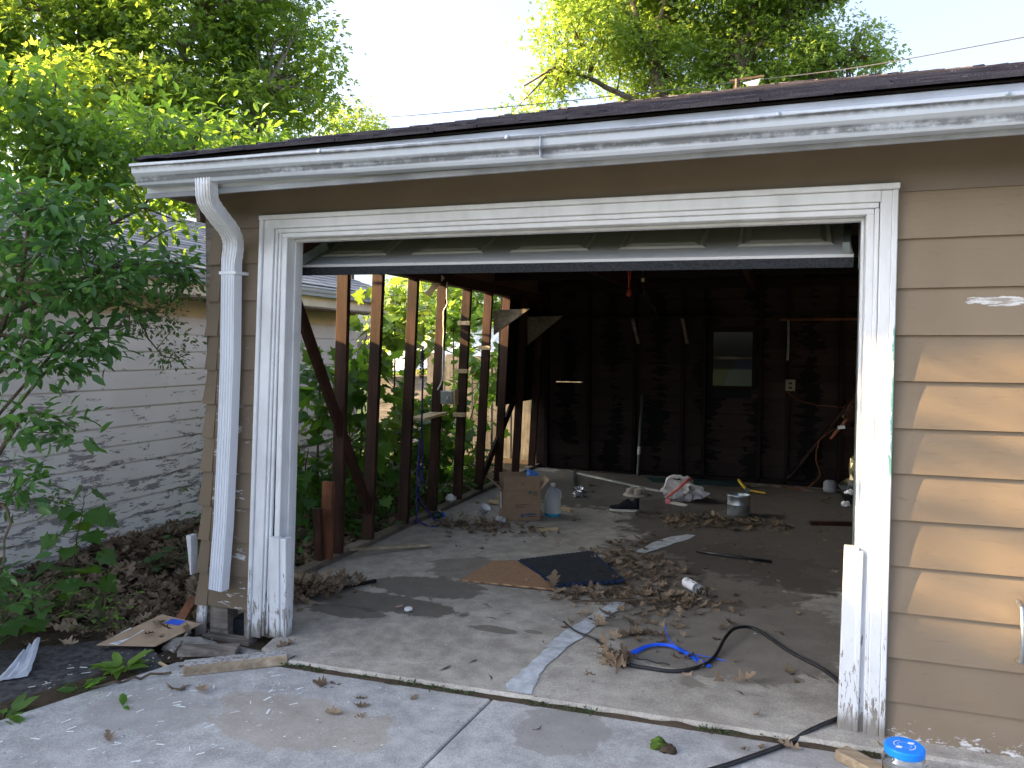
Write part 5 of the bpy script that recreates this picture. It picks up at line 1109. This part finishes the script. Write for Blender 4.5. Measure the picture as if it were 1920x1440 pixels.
# yellow folding tool
yt = thing('yellow_tool', 'yellow handled hand tool lying bent behind the galvanized can', 'tool', (2.12, 5.5, fz(2.1)))
MB().beam((1.98, 5.93, fz(2) + .06), (2.09, 5.48, fz(2) + .03), .035, .03).build('handle', 'tool_yellow', yt, bevel=.006); MB().beam((2.09, 5.48, fz(2) + .03), (2.29, 5.42, fz(2.2) + .02), .03, .022).build('handle', 'tool_yellow', yt, bevel=.006); MB().box(2.07, 2.12, 5.45, 5.51, fz(2.1), fz(2.1) + .05).build('hinge', 'track_metal', yt)
tag(MB().prism([(.87, 6.0), (2.0, 6.13), (2.05, 5.8), (1.0, 5.7)], fz(1.5) + .002, fz(1.5) + .016).build('green_mat', 'mat_green', None, (1.5, 5.9, 0)), 'dark green mat lying in front of the back wall', 'mat')
gp_ = thing('green_pole', 'dark green pole leaning upright against the back wall', 'pole', (.78, 6.0, 0)); MB().tube([(.78, 6.02, 0), (.80, 6.13, 1.0)], .022, 8).build('shaft', 'green_pole', gp_); MB().tube([(.785, 6.04, .26), (.787, 6.05, .36)], .0235, 8).build('label', 'grey_box', gp_)
# wood plank & trash at right inside
tag(MB().beam((2.711, 4.05, fz(2.7) + .018), (3.3, 4.25, fz(3) + .018), .05, .036).build('floor_plank', 'stud_wood', None, (3, 4.1, 0)), 'short dark brown board lying by the right door post inside', 'board')
tb = thing('trash_bag', 'shiny black trash bag slumped inside near the right door post', 'trash bag', (3.27, 5.35, fz(3.2)))
noisy_blob((3.30, 5.35, fz(3.2) + .20), .25, 5.5, .5, 22, 14, (.85, .8, 1.05)).build('body', 'black_plastic', tb); noisy_blob((3.22, 5.30, fz(3.2) + .48), .07, 2.5, .6, 10, 8, (1, 1, 1.3)).build('knot', 'black_plastic', tb)
for q in ((3.08, 5.13, .02), (3.12, 5.17, .14)): noisy_blob((q[0], q[1], q[2] + fz(3)), .035, q[2] * 30, .8, 8, 6, (1.3, 1, .8)).build('paper_scrap', 'paper_white', tb)
br = thing('brace_stand_in', 'slanted wooden handle standing in for a sunlit brace end near the right door post', 'brace_stand_in', (3.1, 4.5, .8)); MB().tube([(2.885, 4.5, .71), (3.35, 4.62, 1.32)], .014, 8).build('handle', 'orange_wood', br, smooth=True); MB().beam((3.02, 4.56, .90), (3.30, 4.66, 1.42), .12, .05).build('board', 'stud_wood', br); MB().beam((2.95, 4.51, .82), (3.01, 4.5, .83), .03, .03).build('clip', 'galvanized', br)  # invented tool shape for the sunlit lower end of a brace
tag(MB().lathe([(0, 0), (.07, 0), (.075, .04), (.07, .11), (.05, .13), (0, .13)], (2.97, 5.95, fz(3)), 16).build('dark_ball', 'soffit_grey', None, (2.97, 5.95, 0), smooth=True), 'dim grey rounded pot on the floor far inside right', 'pot')
# plywood + foam mat
tag(MB().prism([(.44, 1.238), (.482, 1.76), (.70, 1.83), (1.09, 1.262)], fz(.7) + .004, fz(.7) + .016).build('plywood_sheet', 'plywood', None, (.7, 1.5, 0), bevel=.002), 'torn piece of wood grained plywood beside the black foam mat', 'plywood')
fm = thing('foam_mat', 'black interlocking foam mat with toothed blue edge on the floor', 'mat', (1.1, 1.75, fz(1.1)))
cor = [Vector((.666, 1.824, 0)), Vector((1.082, 1.359, 0)), Vector((1.46, 1.60, 0)), Vector((1.09, 2.24, 0))]
MB().prism([(p.x, p.y) for p in cor], fz(1.1) + .017, fz(1.1) + .030).build('tile', 'mat_black', fm)
for i in range(4):
    a, b = cor[i], cor[(i + 1) % 4]; d = (b - a); L_ = d.length; d.normalize(); nn = Vector((d.y, -d.x, 0)); m = int(L_ / .042)
    mb = MB()
    for k in range(m):
        s0 = k * L_ / m; q0 = a + d * (s0 + .006); q1 = a + d * (s0 + .028); mb.prism([(q0 + nn * -.012).to_2d()[:], (q1 + nn * -.012).to_2d()[:], (q1 + d * .005 + nn * .020).to_2d()[:], (q0 - d * .005 + nn * .020).to_2d()[:]], fz(1.1) + .010, fz(1.1) + .028)
    mb.build('edge_teeth', 'mat_edge_blue', fm)
tag(MB().tube([(1.839, 2.618, fz(1.8) + .012), (2.12, 2.585, fz(2.1) + .012), (2.40, 2.545, fz(2.4) + .012)], [.008, .011, .012], 8).build('black_rod', 'black_plastic', None, (2.1, 2.58, 0), smooth=True), 'thin black rod lying on the dark floor right of the leaf heap', 'rod')
# bottle
bt = thing('spray_bottle', 'clear plastic bottle with white printed label lying among the leaves', 'bottle', (1.94, 1.62, fz(1.94)))
ba, bb = Vector((1.865, 1.715, fz(1.9) + .034)), Vector((2.02, 1.50, fz(2) + .034)); bd = (bb - ba).normalized(); Lb = (bb - ba).length
MB().lathe([(0, 0), (.028, 0), (.033, .008), (.033, Lb * .56)], ba, 20, bd).build('label', 'paper_white', bt, smooth=True)
MB().lathe([(.0332, Lb * .56), (.033, Lb * .70), (.026, Lb * .80), (.016, Lb * .84)], ba, 20, bd).build('body', 'bottle_clear', bt, smooth=True)
MB().lathe([(.017, Lb * .83), (.019, Lb * .86), (.019, Lb * .99), (.016, Lb), (0, Lb)], ba, 14, bd).build('cap', 'bottle_clear', bt, smooth=True)
up2 = Vector((0, 0, 1)); sd2 = bd.cross(up2).normalized()
for k in range(6):
    an = random.uniform(-.3, 1.2); q = ba + bd * (Lb * random.uniform(.1, .5)) + (up2 * math.cos(an) - sd2 * -math.sin(an)) * .0335; MB().beam(q, q + bd * random.uniform(.01, .035), .004, .001, up2).build('print', 'print_blue', bt)
# hose
hp = limb_pts([(1.292, .679, fz(1.3) + .05), (1.40, .60, fz(1.4) + .02), (1.543, .525, fz(1.54) + .013), (1.72, .30, fz(1.72) + .012), (1.86, .27, fz(1.86) + .010), (1.996, .289, fz(2) + .010), (2.10, .40, fz(2.1) + .010), (2.152, .541, fz(2.15) + .012), (2.19, .80, fz(2.19) + .03), (2.24, .95, fz(2.24) + .035), (2.344, 1.0, fz(2.34) + .02), (2.512, .762, fz(2.5) + .010), (2.673, .575, fz(2.67) + .010), (2.745, .40, fz(2.74) + .010), (2.755, .22, -.027), (2.71, .06, -.026), (2.63, -.05, -.026), (2.57, -.12, -.034), (2.51, -.19, dz(2.5) + .012), (2.389, -.336, dz(2.39) + .010), (2.221, -.524, dz(2.2) + .010), (2.0, -.72, dz(2) + .010)], 6, 0)
hs = thing('black_hose', 'long black hose snaking out of the garage past the right door post', 'hose', (2.2, .4, 0))
MB().tube(hp[12:], .0092, 10).build('tube', 'black_rubber', hs, smooth=True); MB().tube(hp[2:13], .0055, 7).build('thin_end', 'black_rubber', hs, smooth=True)
co = []
for i in range(40): a = i * .95; q = lerp(Vector(hp[0]) + Vector((-.05, .035, -.01)), Vector(hp[2]), i / 39); co.append(q + Vector((0, math.cos(a) * .009, math.sin(a) * .009)))
MB().tube(co, .0016, 4).build('spring_tip', 'track_metal', hs)
tag(MB().tube(limb_pts([(1.69, .33, fz(1.7) + .02), (1.8, .37, fz(1.8) + .01), (1.95, .36, fz(1.95) + .006)], 4, .002), .003, 5).build('thin_wire', 'screw', None, (1.8, .36, 0)), 'thin dark wire beside the dry leaf bunch', 'wire')
# blue cable ties
for i in range(9):
    j = random.uniform(-.03, .03); k = random.uniform(-.02, .02); e = random.uniform(-.05, .04)
    P_ = [(1.75 + k, .455 + j, fz(1.75) + .006), (1.82 + k * .5, .56 + j * .6, fz(1.8) + .012 + i * .0006), (1.92, .585 + j * .3, fz(1.9) + .014 + i * .0012), (2.03, .51 + j * .7, fz(2) + .010 + i * .0006), (2.12 + e, .42 + j, fz(2.1) + .006)]
    t_ = thing('cable_tie', 'blue plastic cable tie in the loose bundle by the hose', 'cable tie', (1.93, .52, 0), 'bundle of blue cable ties'); MB().tube(limb_pts(P_, 5, 0), .0026, 5).build('strap', 'blue_plastic', t_, smooth=True); MB().beam(P_[0], Vector(P_[0]) + Vector((-.012, -.012, .001)), .008, .006).build('head', 'blue_plastic', t_)
t_ = thing('cable_tie', 'single thin blue tie sticking up from the bundle', 'cable tie', (1.9, .7, 0)); MB().tube(limb_pts([(1.98, .53, fz(2) + .02), (1.90, .66, fz(1.9) + .03), (1.865, .78, fz(1.86) + .05)], 5, 0), .0028, 5).build('strap', 'blue_plastic', t_)
t_ = thing('cable_tie', 'blue tie stretching right towards the hose from the bundle', 'cable tie', (2.1, .5, 0)); MB().tube(limb_pts([(2.0, .52, fz(2) + .018), (2.12, .53, fz(2.1) + .008), (2.21, .515, fz(2.2) + .006)], 4, 0), .0026, 5).build('strap', 'blue_plastic', t_)
# bottle cap, cups
tag(MB().lathe([(.024, 0), (.025, .012), (.022, .015), (0, .015)], (.382, .60, fz(.38)), 18).build('bottle_cap', 'white_plastic', None, (.382, .60, 0)), 'white round bottle cap alone on the concrete', 'bottle cap')
def cup(name, label, c, d, h, r):
    t = thing(name, label, 'paper cup', c); d = Vector(d).normalized(); MB().lathe([(0, 0), (r * .75, 0), (r, h), (r * 1.06, h), (r * 1.06, h + .006), (r * .98, h + .004), (r * .72, .01), (0, .01)], c, 18, d).build('body', 'paper_white', t, smooth=True)
    a = d.orthogonal().normalized(); b = d.cross(a)
    for k in range(14):
        an = k * .45; hh = h * random.uniform(.3, .7); q = Vector(c) + d * hh + (a * math.cos(an) + b * math.sin(an)) * (r * (.75 + .25 * hh / h) + .0012); MB().beam(q, q + d * .02, .004, .001, (a * math.cos(an) + b * math.sin(an))).build('print', 'print_blue', t)
cup('paper_cup', 'crushed white printed paper cup lying by the leaves left of the box', (-.12, 3.03, fz(-.1) + .045), (.45, -.1, .6), .09, .045)
cup('paper_cup', 'small white cup lying against the left corner of the box', (.06, 2.98, fz(.06) + .03), (.8, -.3, -.1), .06, .035)
tag(noisy_blob((-.605, 3.45, .085), .045, 4.4, .5, 10, 7, (1.2, 1, .8)).build('plastic_scrap', 'bag_film', None, (-.6, 3.45, 0)), 'small clear plastic scrap on the sill between the studs', 'plastic scrap')
bb_ = thing('blue_bottle', 'small blue bottle lying against the sill under the rope', 'bottle', (-.47, 2.84, 0)); MB().lathe([(0, 0), (.03, 0), (.038, .02), (.038, .06), (.02, .085), (.018, .10), (0, .10)], (-.50, 2.80, .05), 14, (.9, .4, .1)).build('body', 'green_pole', bb_, smooth=True); MB().lathe([(.021, .0), (.021, .02), (0, .02)], (-.41, 2.84, .06), 12, (.9, .4, .1)).build('cap', 'blue_plastic', bb_)
# rope hanging on the third stud
rp = thing('hanging_rope', 'dark purple rope hanging down the side of the third stud', 'rope', (-.50, 2.6, 0))
RX = lambda z: -.545 + .05 * z + .012
MB().tube(limb_pts([(RX(1.55), 2.52, 1.56), (RX(1.4), 2.53, 1.30), (RX(.9), 2.57, .87), (RX(.5), 2.63, .45), (RX(.4), 2.66, .37), (RX(.42), 2.60, .40), (RX(.6), 2.55, .58), (RX(.8), 2.54, .75)], 6, .002), .008, 6).build('cord', 'purple_rope', rp, smooth=True)
MB().tube(limb_pts([(RX(.8), 2.53, .78), (RX(.4), 2.525, .35), (RX(.1), 2.55, .05), (-.55, 2.57, .055), (-.44, 2.58, .012), (-.36, 2.60, .010), (-.38, 2.72, .02), (-.44, 2.70, .05), (RX(.2), 2.62, .22), (RX(.35), 2.56, .36)], 6, .002), .008, 6).build('cord', 'purple_rope', rp, smooth=True)
kk = []
for i in range(60): a = i * .9; z = 1.53 - i * .004; kk.append((RX(z) + .016 * math.cos(a), 2.515 + .016 * math.sin(a), z))
MB().tube(kk, .006, 5).build('coil', 'black_rubber', rp)
# red pull cord and hook from the joist
rc = thing('pull_cord', 'red pull cord with knot hanging from the garage ceiling', 'cord', (1.21, 3, 2.3)); MB().tube([(1.205, 3, 2.30), (1.215, 3, 2.06)], .005, 5).build('string', 'red_string', rc); MB().tube([(1.235, 3, 2.30), (1.218, 3, 2.06)], .004, 5).build('string', 'red_string', rc); MB().lathe([(0, -.03), (.018, -.02), (.022, .0), (.014, .03), (0, .035)], (1.217, 3, 2.02), 10).build('knot', 'red_string', rc, smooth=True)
rc = thing('ceiling_wire', 'dark wires dangling from the ceiling beside the red cord', 'wire', (1.32, 3.2, 2.3)); MB().tube(limb_pts([(1.30, 3.2, 2.3), (1.30, 3.2, 2.12), (1.33, 3.2, 2.0), (1.40, 3.2, 1.90), (1.43, 3.2, 1.80)], 4, .003), .005, 5).build('strand', 'black_rubber', rc); MB().box(1.285, 1.31, 3.19, 3.21, 2.13, 2.16).build('connector', 'fresh_wood', rc)
# scrap wood
def stick(label, a, b, w_, h_, mat, name='wood_scrap', cat='wood scrap', group=None):
    return tag(MB().beam(a, b, w_, h_).build(name, mat, None, tuple(lerp(Vector(a), Vector(b), .5)), bevel=.002), label, cat, group)
stick('small pale wood block right of the jug', (.45, 3.74, .010), (.56, 3.68, .009), .05, .03, 'fresh_wood'); stick('pale wood offcut on the sill left of the box', (-.30, 3.72, .03), (-.05, 3.66, .02), .05, .03, 'fresh_wood'); stick('second pale offcut behind the box flap', (-.28, 3.92, .045), (-.02, 3.86, .04), .05, .03, 'fresh_wood')
stick('pale split stick lying in front of the cardboard box', (.50, 2.82, .0), (.64, 2.92, .0), .03, .02, 'fresh_wood'); stick('brown slat lying across the sill plate', (-.56, 1.48, .058), (-.12, 1.96, .018), .04, .015, 'lumber_wood', 'floor_slat', 'slat'); stick('dark stick in front of the left leaf heap', (-.20, .72, .02), (-.06, 1.0, .014), .022, .02, 'dark_wood', 'stick', 'stick')
stick('thin twig lying across the leaf heap', (1.25, 1.08, .0), (1.75, 1.30, .0), .012, .012, 'twig', 'twig', 'twig'); stick('dark twig by the leaf heap near the bottle', (1.65, 1.0, -.01), (1.95, 1.36, -.01), .009, .009, 'twig', 'twig', 'twig')
stick('white painted lumber offcut lying across the slab corner', (-.235, -.55, dz(-.2) + .026), (.14, -.255, dz(0) + .026), .075, .05, 'lumber_wood', 'lumber_offcut', 'lumber')
# painted top of the offcut
a, b = Vector((-.233, -.548, dz(-.2) + .0525)), Vector((.138, -.257, dz(0) + .0525)); MB().beam(a, b, .070, .003).build('painted_face', 'white_trim', bpy.data.objects['lumber_offcut'])
stick('short weathered board flat behind the white offcut', (-.42, -.37, dz(-.4) + .02), (-.16, -.25, dz(-.2) + .02), .10, .03, 'grey_wood', 'flat_board', 'board'); stick('rusty red board leaning in the leaves by the garage corner', (-.66, -.20, -.045), (-.80, .16, .07), .055, .02, 'orange_wood', 'leaning_board', 'board')
stick('pale bare stick beside the rusty board', (-.50, -.33, -.035), (-.58, -.12, .0), .014, .014, 'grey_wood', 'stick', 'stick'); stick('small yellow splinter by the weeds', (-.47, -.46, -.036), (-.33, -.50, -.044), .014, .012, 'fresh_wood', 'splinter', 'splinter')
tag(MB().tube(limb_pts([(-.50, -.84, dz(-.5) + .008), (-.40, -.70, dz(-.4) + .008), (-.28, -.58, dz(-.3) + .012)], 5, .004), .006, 6).build('stick', 'twig', None, (-.4, -.7, 0)), 'long thin brown stick on the slab left corner', 'stick')
tag(noisy_blob((-.45, -.22, -.05), .09, 6.6, .5, 12, 8, (2.2, .7, .5)).build('broken_concrete', 'stone_foundation', None, (-.45, -.22, -.05)), 'broken lump of dirty concrete under the rotten corner', 'rubble'); tag(noisy_blob((-.12, -.20, -.05), .07, 9.6, .5, 12, 8, (2.4, .7, .5)).build('broken_concrete', 'stone_foundation', None, (-.12, -.20, -.05)), 'broken slab edge lump left of the garage floor', 'rubble')
cb = thing('flattened_box', 'flattened cardboard box with blue print lying in dry leaves', 'cardboard', (-.7, -.2, -.02))
MB().add([(-.91, -.43, -.018), (-.62, -.33, -.022), (-.56, -.06, .012), (-.86, -.03, .02), (-.91, -.43, -.013), (-.62, -.33, -.017), (-.56, -.06, .017), (-.86, -.03, .025)], [(0, 3, 2, 1), (4, 5, 6, 7), (0, 1, 5, 4), (1, 2, 6, 5), (2, 3, 7, 6), (3, 0, 4, 7)]).build('sheet', 'cardboard_light', cb)
def onb(x0, y0, x1, y1, mat): f = lambda x, y: -.010 + (y + .38) * .098 + .0; MB().add([(x0, y0, f(x0, y0)), (x1, y0, f(x1, y0)), (x1, y1, f(x1, y1)), (x0, y1, f(x0, y1))], [(0, 1, 2, 3)]).build('print', mat, cb)
onb(-.90, -.40, -.80, -.22, 'paper_white'); onb(-.895, -.39, -.805, -.365, 'blue_bin'); onb(-.88, -.33, -.83, -.29, 'print_orange'); onb(-.85, -.20, -.82, -.17, 'blue_plastic'); onb(-.76, -.12, -.66, -.06, 'blue_plastic')
# grey torn sheet at far left
mb = MB(); n = 12
for i in range(n + 1):
    for j in range(8):
        uu, vv = i / n, j / 7; px_, py_ = lerp(-1.03, -1.16, uu) + .09 * vv, lerp(-.90, -.66, uu) + vv * .10
        mb.v.append((px_ - .08 * vv * uu, py_, -.038 + .085 * (uu ** 2.2) * (.35 + vv * .65) + .012 * math.sin(vv * 18) * uu + .008 * mnoise.noise((uu * 6, vv * 6, 2))))
mb.f = [(i * 8 + j, (i + 1) * 8 + j, (i + 1) * 8 + j + 1, i * 8 + j + 1) for i in range(n) for j in range(7)]; mb.mi = [0] * len(mb.f); ts = mb.build('torn_sheet', 'plate_grey', None, (-1.1, -.75, -.03)); sm = ts.modifiers.new('thick', 'SOLIDIFY'); sm.thickness = .003; tag(ts, 'curled grey torn sheet on the asphalt at the left edge', 'sheet')
# moss clump, wood piece, jar
ms = thing('moss_clump', 'small green moss clump on the driveway slab', 'moss', (2.024, -.415, dz(2.02))); noisy_blob((2.012, -.41, dz(2.02) + .014), .032, 1.2, .6, 14, 9, (1.1, 1, .7)).build('moss', 'moss', ms, smooth=True); noisy_blob((2.052, -.425, dz(2.02) + .010), .026, 4.2, .6, 12, 8, (1.2, 1, .6)).build('soil', 'dirt', ms, smooth=True)
stick('weathered wood end in the right front corner', (2.70, -.22, dz(2.7) + .022), (2.86, -.36, dz(2.8) + .022), .07, .04, 'lumber_wood', 'wood_block', 'wood block')
jr = thing('glass_jar', 'clear glass jar with bright blue lid by the right siding', 'jar', (2.90, -.40, dz(2.95)))
c = jr.location
MB().lathe([(0, .002), (.060, .002), (.070, .008), (.073, .02), (.073, .125), (.068, .142), (.058, .150), (.058, .160), (.055, .160), (.055, .149), (.064, .140), (.069, .124), (.069, .022), (.06, .010), (0, .010)], c, 32).build('body', 'jar_glass', jr, smooth=True)
MB().lathe([(.067, .148), (.069, .152), (.069, .172), (.064, .177), (0, .177)], c, 36).build('lid', 'blue_lid', jr)
def arc(r, a0, a1, wd):
    mb = MB(); n = 14
    for i in range(n + 1):
        a = lerp(a0, a1, i / n); mb.v += [(c.x + math.cos(a) * r, c.y + math.sin(a) * r, c.z + .1776), (c.x + math.cos(a) * (r + wd), c.y + math.sin(a) * (r + wd), c.z + .1776)]
    mb.f = [(2 * i, 2 * i + 1, 2 * i + 3, 2 * i + 2) for i in range(n)]; mb.mi = [0] * n; mb.build('print', 'white_plastic', jr)
arc(.034, 1.9, 3.5, .003); arc(.034, 5.0, 6.6, .003); arc(.022, 0, 6.283, .0012)
for a, b in ((.75, .4), (3.9, .4)):
    q = Vector((c.x + math.cos(a) * .031, c.y + math.sin(a) * .031, c.z + .1777)); MB().add([q + Vector((-.012, -.008, 0)), q + Vector((.008, -.008, 0)), q + Vector((.014, .008, 0)), q + Vector((-.006, .008, 0))], [(0, 1, 2, 3)]).build('print', 'white_plastic', jr)
tag(MB().tube([(2.70, .0, dz(2.7) + .010), (2.735, -.02, dz(2.7) + .010)], .004, 7).build('cigarette_butt', 'white_plastic', None, (2.71, 0, -.08)), 'white cigarette butt by the right door post', 'cigarette butt')
# clear crumpled wrapper outside the stud wall
tag(noisy_blob((-.83, .95, -.02), .09, 7.7, .7, 14, 9, (1.3, .8, .5)).build('plastic_wrapper', 'bag_film', None, (-.83, .95, 0)), 'crumpled clear plastic wrapper in the leaves behind the left post', 'wrapper')
